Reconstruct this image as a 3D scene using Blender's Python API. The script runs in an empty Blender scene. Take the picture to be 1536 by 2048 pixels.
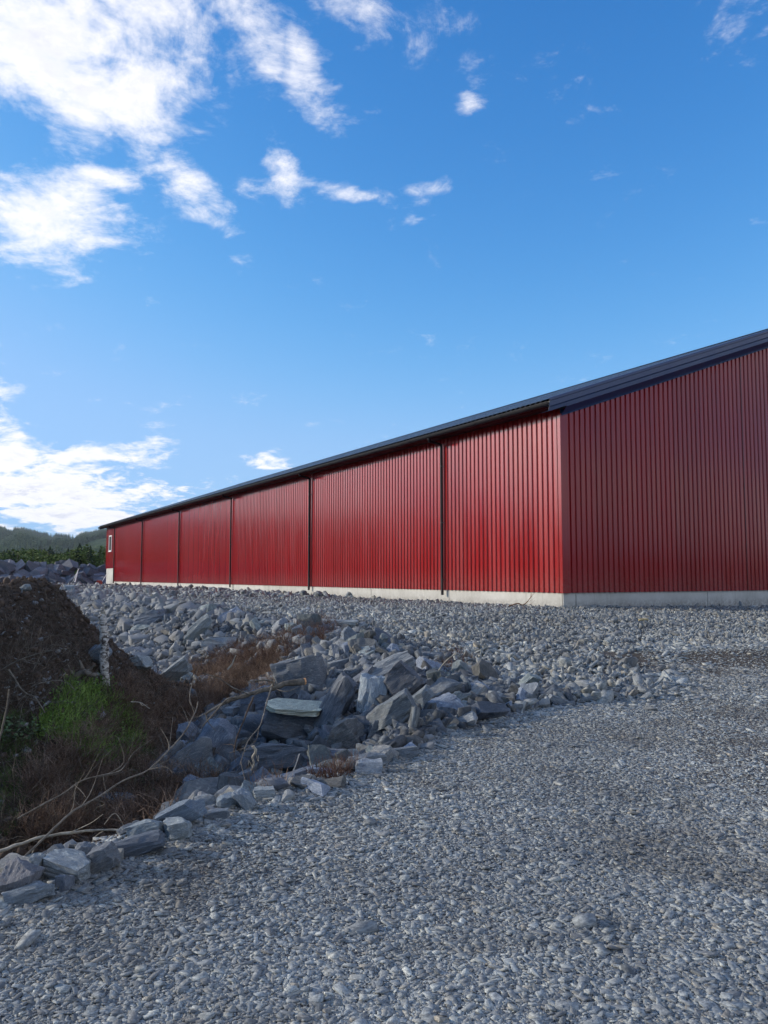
import bpy, bmesh, math, random
import numpy as np
from mathutils import Vector, Matrix, Euler, noise as mn

random.seed(7)
rng = np.random.default_rng(7)
SC = bpy.context.scene
COL = SC.collection
R = math.radians

# ------------------------------------------------------------------ camera, world, sun, exposure
FPX, PITCH, EYE = 1620.0, 0.0794, 1.6
cam_data = bpy.data.cameras.new('camera')
cam_data.sensor_fit = 'VERTICAL'
cam_data.sensor_height = 36.0
cam_data.sensor_width = 27.0
cam_data.lens = 36.0 * FPX / 2048.0
cam_data.clip_start = 0.05
cam_data.clip_end = 12000
cam = bpy.data.objects.new('camera', cam_data)
COL.objects.link(cam)
cam.location = (0, 0, EYE)
cam.rotation_euler = (math.pi / 2 + PITCH, 0, 0)
SC.camera = cam

SUN_AZ, SUN_EL = R(-84), R(17)          # azimuth clockwise from +Y
SUN_STRENGTH = 2.6
SKY_STRENGTH = 0.15
HAZE = 0.00008

sun_data = bpy.data.lights.new('sun', 'SUN')
sun_data.energy = SUN_STRENGTH
sun_data.angle = R(0.5)
sun_data.color = (1.0, 0.88, 0.70)
sun = bpy.data.objects.new('sun', sun_data)
COL.objects.link(sun)
sd = Vector((math.sin(SUN_AZ) * math.cos(SUN_EL), math.cos(SUN_AZ) * math.cos(SUN_EL), math.sin(SUN_EL)))
sun.rotation_euler = sd.to_track_quat('Z', 'Y').to_euler()
sun.location = (-40, 10, 30)

SC.view_settings.view_transform = 'Standard'
SC.view_settings.look = 'None'
SC.view_settings.exposure = 0.54
SC.view_settings.gamma = 1.0
SC.view_settings.use_curve_mapping = False


class NT:
    """Small helper for writing node trees as expressions."""
    def __init__(self, tree):
        self.t = tree
        self.t.nodes.clear()

    def n(self, kind, props=None, **ins):
        nd = self.t.nodes.new(kind)
        for k, v in (props or {}).items():
            setattr(nd, k, v)
        for k, v in ins.items():
            key = int(k[1:]) if k[0] == '_' and k[1:].isdigit() else k.replace('_', ' ')
            self.put(nd.inputs[key], v)
        return nd

    def put(self, sock, v):
        if isinstance(v, bpy.types.NodeSocket):
            self.t.links.new(v, sock)
        elif isinstance(v, bpy.types.Node):
            self.t.links.new(v.outputs[0], sock)
        else:
            sock.default_value = v

    def m(self, op, a, b=None, c=None, clamp=False):
        nd = self.t.nodes.new('ShaderNodeMath')
        nd.operation = op
        nd.use_clamp = clamp
        for i, v in enumerate((a, b, c)):
            if v is not None:
                self.put(nd.inputs[i], v)
        return nd.outputs[0]

    def vm(self, op, a, b=None, scale=None):
        nd = self.t.nodes.new('ShaderNodeVectorMath')
        nd.operation = op
        self.put(nd.inputs[0], a)
        if b is not None:
            self.put(nd.inputs[1], b)
        if scale is not None:
            self.put(nd.inputs[3], scale)
        return nd.outputs['Value'] if op in ('LENGTH', 'DOT_PRODUCT', 'DISTANCE') else nd.outputs[0]

    def mix(self, f, a, b, blend='MIX'):
        nd = self.t.nodes.new('ShaderNodeMix')
        nd.data_type = 'RGBA'
        nd.blend_type = blend
        self.put(nd.inputs[0], f)
        self.put(nd.inputs[6], a)
        self.put(nd.inputs[7], b)
        return nd.outputs[2]

    def ramp(self, f, stops, interp='LINEAR'):
        nd = self.t.nodes.new('ShaderNodeValToRGB')
        cr = nd.color_ramp
        cr.interpolation = interp
        while len(cr.elements) < len(stops):
            cr.elements.new(0.5)
        for e, (p, c) in zip(cr.elements, stops):
            e.position = p
            e.color = c if len(c) == 4 else (*c, 1)
        self.put(nd.inputs[0], f)
        return nd.outputs[0]

    def smooth(self, x, lo, hi, a=0.0, b=1.0):
        nd = self.t.nodes.new('ShaderNodeMapRange')
        nd.interpolation_type = 'SMOOTHSTEP'
        self.put(nd.inputs[0], x)
        for i, v in enumerate((lo, hi, a, b)):
            self.put(nd.inputs[i + 1], v)
        return nd.outputs[0]

    def noise(self, vec, scale, detail=4, rough=0.55, dist=0.0):
        nd = self.n('ShaderNodeTexNoise', None, Vector=vec, Scale=scale, Detail=detail, Roughness=rough, Distortion=dist)
        return nd.outputs[0]


def px_azel(x, y):
    """azimuth and elevation (radians) of a photo pixel"""
    X, Y = (x - 768) / FPX, -(y - 1024) / FPX
    fwd = math.cos(PITCH) - Y * math.sin(PITCH)
    up = math.sin(PITCH) + Y * math.cos(PITCH)
    return math.atan2(X, fwd), math.atan2(up, math.hypot(X, fwd))


world = bpy.data.worlds.new('World')
SC.world = world
world.use_nodes = True
W = NT(world.node_tree)
sky = W.n('ShaderNodeTexSky')
sky.sky_type = 'NISHITA'
sky.sun_disc = False
sky.sun_elevation = SUN_EL
sky.sun_rotation = SUN_AZ
sky.altitude = 200
sky.air_density = 1.0
sky.dust_density = 0.6
sky.ozone_density = 1.6
geo = W.n('ShaderNodeTexCoord')
sep = W.n('ShaderNodeSeparateXYZ', None, Vector=geo.outputs['Generated'])
dx, dy, dz = sep.outputs
hor = W.m('SQRT', W.m('ADD', W.m('MULTIPLY', dx, dx), W.m('MULTIPLY', dy, dy)))
az = W.m('ARCTAN2', dx, dy)
el = W.m('ARCTAN2', dz, hor)
azel = W.n('ShaderNodeCombineXYZ', None, X=az, Y=el).outputs[0]
# cloud layer coordinates: a plane far above, flattened near the horizon
inv = W.m('DIVIDE', 1.0, W.m('ADD', W.m('MAXIMUM', dz, 0.0), 0.22))
pl = W.n('ShaderNodeCombineXYZ', None, X=W.m('MULTIPLY', dx, inv), Y=W.m('MULTIPLY', dy, inv), Z=W.m('MULTIPLY', dz, 0.8)).outputs[0]
# bodies of cloud: centre px, half widths px, tilt degrees, weight
blobs = [(80, 45, 155, 82, -5, 1.02), (275, 165, 80, 80, 10, .90), (165, 165, 80, 72, 10, .85), (310, 50, 130, 60, -10, .82), (500, 50, 105, 50, -35, .90), (600, 125, 70, 38, -48, .84), (425, 20, 60, 30, 0, .6),
         (345, 330, 95, 38, -25, .86), (405, 420, 60, 20, -28, .66), (215, 345, 50, 24, 0, .72), (30, 335, 55, 26, 0, .60), (75, 430, 115, 62, 8, 1.0), (150, 400, 60, 30, 20, .8),
         (585, 345, 28, 55, 20, .56), (690, 380, 72, 18, -10, .62), (640, 365, 50, 14, 0, .45), (850, 378, 50, 16, 0, .42), (480, 365, 60, 16, 0, .5),
         (938, 118, 36, 30, -40, .40), (930, 25, 60, 26, -20, .38), (700, 25, 80, 32, -20, .34), (860, 90, 40, 20, 40, .38), (1440, 5, 50, 18, 0, .38), (945, 190, 22, 12, 0, .5),
         (50, 985, 185, 44, 0, 1.05), (15, 905, 60, 42, 0, .95), (195, 918, 95, 22, 3, .92), (268, 975, 60, 14, 0, .74), (130, 1040, 160, 24, 0, .95),
         (535, 930, 34, 10, 0, .64), (10, 770, 36, 10, 0, .62), (380, 985, 40, 12, 0, .5), (150, 555, 60, 20, 0, .46), (320, 890, 40, 14, 0, .48)]
wild = W.noise(pl, 0.9, 3, .5)          # the rest of the sky carries scattered cloud of the same kind
cover = W.m('MULTIPLY', W.smooth(wild, .42, .62), 1.0)
az0, el0 = px_azel(768, 500)
# inside the part of the sky that the photograph records the bodies stand where it shows them
seen = W.m('MULTIPLY', W.smooth(W.m('ABSOLUTE', az), .50, .62, 1, 0), W.smooth(el, .66, .80, 1, 0))
cover = W.m('MULTIPLY', cover, W.m('SUBTRACT', 1.0, seen))
warp = W.vm('SCALE', W.vm('SUBTRACT', W.n('ShaderNodeTexNoise', None, Vector=pl, Scale=3.2, Detail=3.0).outputs[1], (.5, .5, .5)), scale=0.085)
wazel = W.vm('ADD', azel, warp)
bodies = [(*px_azel(b_[0], b_[1]), b_[2] / FPX, b_[3] / FPX, b_[4], b_[5]) for b_ in blobs]
# the bank of cloud along the horizon goes on to the left of the frame
bodies += [(R(-42), R(9), R(9), R(4), 0, 1.0), (R(-58), R(12), R(10), R(6), 5, 1.05), (R(-74), R(13), R(12), R(7), 0, 1.1), (R(-92), R(16), R(12), R(8), 0, 1.0)]
for a_, e_, rx_, ry_, tilt, wgt in bodies:
    mp = W.n('ShaderNodeMapping', {'vector_type': 'TEXTURE'}, Vector=wazel)
    mp.inputs['Location'].default_value = (a_, e_, 0)
    mp.inputs['Rotation'].default_value = (0, 0, R(tilt))
    mp.inputs['Scale'].default_value = (1.35 * rx_, 1.35 * ry_, 1)
    fl = W.n('ShaderNodeSeparateXYZ', None, Vector=mp.outputs[0])
    q = W.m('ADD', W.m('POWER', fl.outputs[0], 2.0), W.m('POWER', fl.outputs[1], 2.0))
    g = W.m('MULTIPLY', W.m('EXPONENT', W.m('MULTIPLY', q, -1.0)), wgt)
    cover = W.m('MAXIMUM', cover, g)


def cloud_noise(off):
    v = W.vm('ADD', pl, off)
    a = W.noise(v, 6.5, 10, .66, .45)
    b = W.noise(v, 30.0, 7, .66, .3)
    return W.m('ADD', W.m('MULTIPLY', a, .74), W.m('MULTIPLY', b, .26))


cn = cloud_noise((0, 0, 0))
cn2 = cloud_noise((sd.x * .035, sd.y * .035, .03))
dens = W.m('ADD', cover, W.m('MULTIPLY', W.m('SUBTRACT', cn, .5), 2.75))
low_ = W.smooth(el, .10, .20, 1, 0)
alpha = W.smooth(W.m('ADD', dens, W.m('MULTIPLY', low_, .10)), W.m('ADD', .20, W.m('MULTIPLY', low_, .22)), W.m('SUBTRACT', 1.02, W.m('MULTIPLY', low_, .18)))
lit = W.smooth(W.m('SUBTRACT', cn, cn2), -.07, .06)
thick = W.smooth(dens, .75, 1.5)
shade = W.m('MULTIPLY', W.m('SUBTRACT', 1.0, lit), thick)
k = 1.0 / SKY_STRENGTH
ccol = W.mix(shade, (0.78 * k, 0.77 * k, 0.80 * k, 1), (0.36 * k, 0.39 * k, 0.50 * k, 1))
tinted = W.n('ShaderNodeSeparateColor', None, Color=W.mix(1.0, sky.outputs[0], (0.42, 0.84, 1.30, 1), 'MULTIPLY'))
sr, sg, sb_ = tinted.outputs
sg = W.m('MULTIPLY', sg, W.m('POWER', W.m('DIVIDE', sg, 1.446), .25))
sr = W.m('MINIMUM', W.m('MULTIPLY', W.m('POWER', sr, 2.0), 1.85), W.m('MULTIPLY', sg, .96))
def soft(v, top):
    return W.m('DIVIDE', v, W.m('POWER', W.m('ADD', 1.0, W.m('POWER', W.m('DIVIDE', v, top), 4.0)), .25))


skyc = W.n('ShaderNodeCombineColor', None, Red=soft(sr, 1.62), Green=soft(sg, 2.95), Blue=soft(sb_, 5.0)).outputs[0]
# cloud seen towards the sun is brighter
glow = W.m('POWER', W.m('MAXIMUM', W.vm('DOT_PRODUCT', geo.outputs['Generated'], tuple(sd)), 0.0), 12.0)
ccol = W.vm('SCALE', ccol, scale=W.m('ADD', 1.0, W.m('MULTIPLY', glow, 6.0)))
col = W.mix(W.m('MULTIPLY', alpha, .93), skyc, ccol)
bg = W.n('ShaderNodeBackground', None, Color=col, Strength=SKY_STRENGTH)
W.n('ShaderNodeOutputWorld', None, Surface=bg)

# ------------------------------------------------------------------ helpers


def prop(o, label=None, category=None, group=None, kind=None):
    if label: o['label'] = label
    if category: o['category'] = category
    if group: o['group'] = group
    if kind: o['kind'] = kind
    return o


def link(o, parent=None):
    COL.objects.link(o)
    if parent is not None:
        o.parent = parent
    return o


def empty(name, loc=(0, 0, 0), rz=0.0):
    o = bpy.data.objects.new(name, None)
    o.location = loc
    o.rotation_euler = (0, 0, rz)
    o.empty_display_size = .2
    return link(o)


def mesh_np(name, verts, faces, mat=None, smooth=False):
    me = bpy.data.meshes.new(name)
    verts = np.asarray(verts, dtype=np.float32)
    if isinstance(faces, np.ndarray):
        nf, w = faces.shape
        me.vertices.add(len(verts))
        me.vertices.foreach_set('co', verts.ravel())
        me.loops.add(nf * w)
        me.loops.foreach_set('vertex_index', faces.astype(np.int32).ravel())
        me.polygons.add(nf)
        me.polygons.foreach_set('loop_start', np.arange(0, nf * w, w, dtype=np.int32))
        me.update(calc_edges=True)
    else:
        me.from_pydata(verts.tolist(), [], faces)
        me.update()
    if smooth:
        me.polygons.foreach_set('use_smooth', np.ones(len(me.polygons), dtype=bool))
    if mat: me.materials.append(mat)
    return me


def obj(name, me, parent=None):
    return link(bpy.data.objects.new(name, me), parent)


class MB:
    """collects simple shapes into one mesh"""
    def __init__(self):
        self.v, self.f = [], []

    def add(self, vs, fs):
        b = len(self.v)
        self.v += [tuple(p) for p in vs]
        self.f += [tuple(i + b for i in q) for q in fs]

    def box(self, x0, x1, y0, y1, z0, z1, M=None):
        vs = [Vector((x, y, z)) for x in (x0, x1) for y in (y0, y1) for z in (z0, z1)]
        if M: vs = [M @ p for p in vs]
        self.add(vs, [(0, 1, 3, 2), (4, 6, 7, 5), (0, 4, 5, 1), (2, 3, 7, 6), (0, 2, 6, 4), (1, 5, 7, 3)])

    def tube(self, pts, rad, n=8, cap=True):
        pts = [Vector(p) for p in pts]
        if not hasattr(rad, '__len__'): rad = [rad] * len(pts)
        rings, prev = [], None
        for i, p in enumerate(pts):
            t = (pts[min(i + 1, len(pts) - 1)] - pts[max(i - 1, 0)]).normalized()
            if prev is None:
                a = Vector((0, 0, 1)) if abs(t.z) < .9 else Vector((1, 0, 0))
                nrm = t.cross(a).normalized()
            else:
                nrm = (prev - t * prev.dot(t)).normalized()
            prev = nrm
            bn = t.cross(nrm)
            rings.append([p + (nrm * math.cos(2 * math.pi * j / n) + bn * math.sin(2 * math.pi * j / n)) * rad[i] for j in range(n)])
        vs = [q for r_ in rings for q in r_]
        fs = [(i * n + j, i * n + (j + 1) % n, (i + 1) * n + (j + 1) % n, (i + 1) * n + j) for i in range(len(pts) - 1) for j in range(n)]
        if cap:
            fs += [tuple(reversed(range(n))), tuple((len(pts) - 1) * n + j for j in range(n))]
        self.add(vs, fs)

    def prism(self, prof, A, B):
        """prof: list of 2D points; A, B: functions from a 2D point to the two end positions"""
        n = len(prof)
        vs = [A(p) for p in prof] + [B(p) for p in prof]
        fs = [(i, (i + 1) % n, n + (i + 1) % n, n + i) for i in range(n)] + [tuple(reversed(range(n))), tuple(range(n, 2 * n))]
        self.add(vs, fs)

    def mesh(self, name, mat=None, smooth=None):
        me = bpy.data.meshes.new(name)
        me.from_pydata(self.v, [], self.f)
        if mat: me.materials.append(mat)
        bm = bmesh.new(); bm.from_mesh(me)
        bmesh.ops.recalc_face_normals(bm, faces=bm.faces)
        bm.to_mesh(me); bm.free()
        if smooth is not None:
            me.shade_smooth()
            me.set_sharp_from_angle(angle=R(smooth))
        me.update()
        return me

    def build(self, name, mat=None, parent=None, smooth=None):
        return obj(name, self.mesh(name, mat, smooth), parent)


def material(name):
    m = bpy.data.materials.new(name)
    m.use_nodes = True
    return m, NT(m.node_tree)


def finish(t, color, rough=.8, metal=0.0, spec=.5, bump=None, bump_strength=.3, bump_dist=.01, **extra):
    b = t.n('ShaderNodeBsdfPrincipled')
    t.put(b.inputs['Base Color'], color)
    t.put(b.inputs['Roughness'], rough)
    t.put(b.inputs['Metallic'], metal)
    t.put(b.inputs['Specular IOR Level'], spec)
    for k_, v_ in extra.items():
        t.put(b.inputs[k_.replace('_', ' ')], v_)
    if bump is not None:
        bp = t.n('ShaderNodeBump', None, Height=bump, Strength=bump_strength, Distance=bump_dist)
        t.put(b.inputs['Normal'], bp.outputs[0])
    t.n('ShaderNodeOutputMaterial', None, Surface=b.outputs[0])


# ------------------------------------------------------------------ terrain height
def sstep(a, b, x):
    t = np.clip((x - a) / (b - a), 0, 1)
    return t * t * (3 - 2 * t)


NEAR = [(-3.6, 1.0), (-2.6, 2.7), (-1.9, 3.72), (-1.6, 4.25), (-1.34, 4.58), (-1.08, 4.95), (-.62, 5.5), (0.0, 6.2), (.38, 7.0)]
FAR = [(.55, 8.0), (.35, 9.3), (-.15, 11.0), (-.75, 13.2), (-2.1, 15.6), (-4, 18.0), (-6.5, 22), (-10, 28), (-15, 37), (-30, 52)]
DITCH = NEAR + FAR + [(-60, 52), (-60, -6), (-6, -6)]
# boundary between the finely crushed road and the coarse stone beyond it
ROAD_EDGE = NEAR + [(.9, 7.6), (1.5, 8.1), (2.2, 8.45), (3.0, 8.7), (3.6, 10.2), (4.2, 12.3), (6.5, 13.2), (10, 13.8), (30, 15)]


def seg_dist(px, py, pts, closed=False):
    d = np.full(px.shape, 1e9)
    n = len(pts)
    for i in range(n if closed else n - 1):
        (x0, y0), (x1, y1) = pts[i], pts[(i + 1) % n]
        ex, ey = x1 - x0, y1 - y0
        t = np.clip(((px - x0) * ex + (py - y0) * ey) / (ex * ex + ey * ey), 0, 1)
        d = np.minimum(d, np.hypot(px - x0 - t * ex, py - y0 - t * ey))
    return d


def inside(px, py, pts):
    c = np.zeros(px.shape, bool)
    n = len(pts)
    for i in range(n):
        (x0, y0), (x1, y1) = pts[i], pts[(i + 1) % n]
        if y0 == y1: continue
        hit = ((y0 > py) != (y1 > py)) & (px < (x1 - x0) * (py - y0) / (y1 - y0) + x0)
        c ^= hit
    return c


ROAD_POLY = ROAD_EDGE + [(60, 15), (60, -40), (-3.6, -40)]


def vnoise(x, y, seed=0):
    """cheap smooth value noise, vectorised"""
    x = np.asarray(x, float) + seed * 17.13
    y = np.asarray(y, float) + seed * 5.77
    xi, yi = np.floor(x).astype(np.int64), np.floor(y).astype(np.int64)
    fx, fy = x - xi, y - yi
    fx, fy = fx * fx * (3 - 2 * fx), fy * fy * (3 - 2 * fy)

    def h(a, b):
        q = (a * 374761393 + b * 668265263) & 0xffffffff
        q = ((q ^ (q >> 13)) * 1274126177) & 0xffffffff
        return ((q ^ (q >> 16)) & 0xffff) / 65535.0
    return (h(xi, yi) * (1 - fx) + h(xi + 1, yi) * fx) * (1 - fy) + (h(xi, yi + 1) * (1 - fx) + h(xi + 1, yi + 1) * fx) * fy


PILE = [(-62, 62), (-44, 70), (-34, 76), (-22, 83), (-5, 92), (20, 100)]     # ridge line of the far heap of blasted rock


def mound(x, y):
    a = sstep(-2.15, -4.35, x)
    b = sstep(4.9, 8.9, y) * (1 - sstep(9.4, 13.2, y))
    lump = .88 + .24 * vnoise(x * 1.1, y * 1.1, 3)
    return 1.86 * a * b * lump


def height(x, y):
    x = np.asarray(x, float); y = np.asarray(y, float)
    base = np.clip(.0372 * y, 0, .78)
    base = base - .13 * sstep(5, 13, x) * sstep(15, 24, y)
    base = base + .07 * np.exp(-((y - 12.3 - .1 * (x - 5)) / .55) ** 2) * sstep(2.6, 4.2, x)       # scraped-up soil along the road's far side
    base = base - .05 * np.exp(-((y - 11.2) / .5) ** 2) * sstep(3.4, 5, x)
    base = base + .03 * (vnoise(x * .7, y * .7, 1) - .5) + .012 * (vnoise(x * 2.3, y * 2.3, 2) - .5)
    d = seg_dist(x, y, DITCH, True)
    ins = inside(x, y, DITCH)
    dn = seg_dist(x, y, NEAR)
    df = seg_dist(x, y, FAR)
    drop = .62 * np.where(dn < df, sstep(0, 1.15, d), sstep(-.15, 2.0, d)) + .12 * (vnoise(x * 1.3, y * 1.3, 5) - .5) * sstep(0, .6, d)
    z = base - np.where(ins, drop, 0)
    z = z + np.where(ins, mound(x, y), 0)
    # far rubble heap, and the country beyond
    dp = seg_dist(x, y, PILE)
    z = z + 1.45 * sstep(4.0, .6, dp) * (.8 + .4 * vnoise(x * .25, y * .25, 6))
    r = np.hypot(x, y)
    z = z - 3.0 * sstep(100, 260, r)
    return z


def hgt(x, y):
    return float(height(np.array([x]), np.array([y]))[0])


def ray(px, py):
    X, Y = (px - 768) / FPX, -(py - 1024) / FPX
    v = np.array([X, math.cos(PITCH) - Y * math.sin(PITCH), math.sin(PITCH) + Y * math.cos(PITCH)])
    return v / v[1]


def ground_at(px, py, lift=0.0, far=90.0):
    """first point where the sight line through a photo pixel meets the ground"""
    v = ray(px, py)
    t = np.concatenate([np.arange(1.5, 22, .02), np.arange(22, far, .1)])
    g = EYE + v[2] * t - height(v[0] * t, t) - lift
    i = np.argmax(g < 0) if (g < 0).any() else len(t) - 1
    return Vector((v[0] * t[i], t[i], EYE + v[2] * t[i]))


def at(px, py, dist):
    v = ray(px, py)
    return Vector((v[0] * dist, dist, EYE + v[2] * dist))


def to_px(x, y, z):
    cz = z - EYE
    f = y * math.cos(PITCH) + cz * math.sin(PITCH)
    u = cz * math.cos(PITCH) - y * math.sin(PITCH)
    return 768 + FPX * x / f, 1024 - FPX * u / f


# ------------------------------------------------------------------ materials
def tone(name, rgb, rough=.6, metal=0., spec=.5, var=.15, scale=6.0, bump=0.0):
    m, t = material(name)
    tc = t.n('ShaderNodeTexCoord')
    nz = t.noise(tc.outputs['Object'], scale, 5, .6)
    f = t.smooth(nz, .3, .7, 1 - var, 1 + var)
    c = t.mix(1.0, (*rgb, 1), t.n('ShaderNodeCombineColor', None, Red=f, Green=f, Blue=f).outputs[0], 'MULTIPLY')
    finish(t, c, rough, metal, spec, nz if bump else None, bump, .01)
    return m


def mat_rock(name='rock_surface', scale=1.0, tint_by_object=True):
    m, t = material(name)
    tc = t.n('ShaderNodeTexCoord')
    oi = t.n('ShaderNodeObjectInfo')
    rnd = oi.outputs['Random']
    pos = t.vm('ADD', tc.outputs['Object'], t.n('ShaderNodeCombineXYZ', None, X=t.m('MULTIPLY', rnd, 37.0), Y=t.m('MULTIPLY', rnd, 91.0), Z=t.m('MULTIPLY', rnd, 53.0)).outputs[0])
    base = t.ramp(t.m('FRACT', t.m('MULTIPLY', rnd, 7.31)), [
        (0, (.150, .162, .180)), (.18, (.24, .250, .262)), (.34, (.185, .175, .182)), (.5, (.29, .305, .312)),
        (.64, (.205, .220, .235)), (.78, (.325, .325, .305)), (.90, (.22, .20, .18)), (1, (.42, .42, .39))])
    # a rock that stands as an object of its own carries its tone in the object's colour
    base = t.mix(1.0, t.mix(oi.outputs['Alpha'], base, (.245, .256, .268, 1)), (.80, .84, .85, 1), 'MULTIPLY')
    edge = t.smooth(t.n('ShaderNodeNewGeometry').outputs['Pointiness'], .51, .58, 0, .35)      # worn, paler arrises
    st = t.n('ShaderNodeMapping', None, Vector=pos)
    st.inputs['Scale'].default_value = (1.6 * scale, 1.6 * scale, 9.0 * scale)
    strat = t.noise(st.outputs[0], 1.5, 6, .62, 1.2)
    c = t.mix(1.0, base, t.ramp(strat, [(.30, (.34, .36, .40)), (.44, (.62, .64, .68)), (.56, (.80, .81, .82)), (.66, (1.30, 1.28, 1.22)), (.74, (1.6, 1.56, 1.46))]), 'MULTIPLY')
    blotch = t.noise(pos, 2.4 * scale, 5, .65)
    c = t.mix(t.smooth(blotch, .56, .68, 0, .42), c, (.13, .105, .085, 1))          # soil and iron stain
    quartz = t.noise(pos, 4.2 * scale, 7, .7, .6)
    c = t.mix(t.smooth(quartz, .63, .70, 0, .55), c, (.46, .46, .43, 1))           # pale weathering crust
    fine = t.noise(pos, 26 * scale, 5, .7)
    c = t.mix(t.smooth(fine, .38, .60, .45, 0), c, (.045, .05, .062, 1))
    c = t.mix(edge, c, (.34, .345, .34, 1))
    if tint_by_object:
        c = t.mix(1.0, c, oi.outputs['Color'], 'MULTIPLY')
    h = t.m('ADD', t.m('MULTIPLY', strat, 1.0), t.m('MULTIPLY', fine, .35))
    finish(t, c, .82, 0, .35, h, .55, .03 / scale)
    return m


def mat_pebble(name='gravel_stone', gain=1.22, band=7.0):
    m, t = material(name)
    oi = t.n('ShaderNodeObjectInfo')
    tc = t.n('ShaderNodeTexCoord')
    rnd = oi.outputs['Random']
    geo_ = t.n('ShaderNodeNewGeometry')
    base = t.ramp(t.m('FRACT', t.m('MULTIPLY', rnd, 11.7)), [
        (0, (.13, .136, .146)), (.2, (.28, .288, .300)), (.38, (.17, .168, .175)), (.55, (.345, .354, .358)),
        (.7, (.25, .262, .28)), (.84, (.385, .387, .375)), (.93, (.27, .24, .21)), (.985, (.42, .42, .40)), (1, (.56, .55, .52))])
    patch = t.noise(geo_.outputs['Position'], .55, 4, .6)
    c = t.mix(1.0, base, t.ramp(patch, [(.3, (.70, .70, .71)), (.7, (1.2, 1.2, 1.2))]), 'MULTIPLY')
    dust = t.noise(geo_.outputs['Position'], .75, 5, .65, .8)
    c = t.mix(t.smooth(dust, .49, .66, 0, .55), c, (.125, .113, .104, 1))
    mpp = t.n('ShaderNodeMapping', None, Vector=t.vm('ADD', tc.outputs['Object'], t.n('ShaderNodeCombineXYZ', None, X=t.m('MULTIPLY', rnd, 19.0), Z=t.m('MULTIPLY', rnd, 33.0)).outputs[0]))
    mpp.inputs['Scale'].default_value = (1.2, 1.2, band)
    bands = t.noise(mpp.outputs[0], 1.4, 4, .6, .8)
    c = t.mix(1.0, c, t.ramp(bands, [(.32, (.50, .52, .55)), (.5, (.95, .95, .96)), (.66, (1.35, 1.34, 1.30))]), 'MULTIPLY')
    fine = t.noise(tc.outputs['Object'], 5.0, 4, .7)
    c = t.mix(t.smooth(fine, .38, .62, .45, 0), c, (.05, .054, .062, 1))
    hue = (.97, 1, .955) if gain > .95 else (.92, 1, 1.06)
    c = t.mix(1.0, c, (gain * hue[0], gain * hue[1], gain * hue[2], 1), 'MULTIPLY')
    finish(t, c, .85, 0, .3)
    return m


def mat_ground():
    m, t = material('crushed_stone_and_soil')
    geo_ = t.n('ShaderNodeNewGeometry')
    pos = geo_.outputs['Position']
    at_ = t.n('ShaderNodeAttribute', {'attribute_name': 'soil'}).outputs['Fac']
    gr = t.n('ShaderNodeAttribute', {'attribute_name': 'grass'}).outputs['Fac']
    v1 = t.n('ShaderNodeTexVoronoi', None, Vector=pos, Scale=46.0)
    v2 = t.n('ShaderNodeTexVoronoi', None, Vector=pos, Scale=15.0)
    cell = t.n('ShaderNodeSeparateColor', None, Color=v1.outputs['Color']).outputs[0]
    stone = t.ramp(cell, [(0, (.04, .042, .05)), (.4, (.075, .078, .088)), (.75, (.13, .134, .145)), (1, (.24, .24, .235))])
    n1 = t.noise(pos, 1.4, 6, .65)
    n2 = t.noise(pos, 9.0, 6, .7)
    stone = t.mix(t.smooth(n1, .45, .75, 0, .45), stone, (.085, .078, .075, 1))
    soil = t.ramp(n2, [(.3, (.034, .026, .020)), (.55, (.082, .060, .046)), (.75, (.15, .115, .09))])
    soil = t.mix(t.smooth(n1, .5, .7, 0, .5), soil, (.040, .030, .020, 1))
    rd = t.n('ShaderNodeAttribute', {'attribute_name': 'road_dirt'}).outputs['Fac']
    fines = t.ramp(n2, [(.3, (.046, .038, .032)), (.55, (.088, .074, .062)), (.75, (.15, .130, .112))])
    stone = t.mix(t.m('ADD', .25, t.m('MULTIPLY', rd, .72)), stone, fines)
    c = t.mix(at_, stone, soil)
    c = t.mix(gr, c, t.ramp(n2, [(.3, (.030, .045, .014)), (.7, (.055, .075, .026))]))
    h = t.m('ADD', t.m('MULTIPLY', t.m('SUBTRACT', 1.0, v1.outputs['Distance']), .6), t.m('MULTIPLY', n2, .8))
    finish(t, c, .95, 0, .15, h, .8, .03)
    return m


M_ROCK = mat_rock('weathered_schist', 2.2)
M_ROCKFAR = mat_rock('blasted_rock', .8)
M_PEB = mat_pebble()
M_GROUND = mat_ground()

# ------------------------------------------------------------------ ground sheet
def axis(lo, hi, core, step, grow=1.13):
    a = list(np.arange(core[0], core[1] + 1e-6, step))
    s, p = step, core[1]
    while p < hi:
        s *= grow; p += s; a.append(min(p, hi))
    s, p = step, core[0]
    left = []
    while p > lo:
        s *= grow; p -= s; left.append(max(p, lo))
    return np.array(left[::-1] + a)


xs = axis(-4200, 4200, (-8, 9), .09, 1.11)
ys = axis(-4200, 4200, (1.5, 20), .09, 1.09)
GX, GY = np.meshgrid(xs, ys)
GZ = height(GX, GY)
nx, ny = len(xs), len(ys)


HEATHER = [(225, 1378), (300, 1372), (345, 1360), (372, 1338), (430, 1318), (480, 1296), (560, 1296), (578, 1322), (545, 1352), (500, 1378), (462, 1408), (405, 1432), (380, 1460), (376, 1540), (450, 1572), (455, 1590), (330, 1655), (180, 1680), (150, 1500)]


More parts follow.
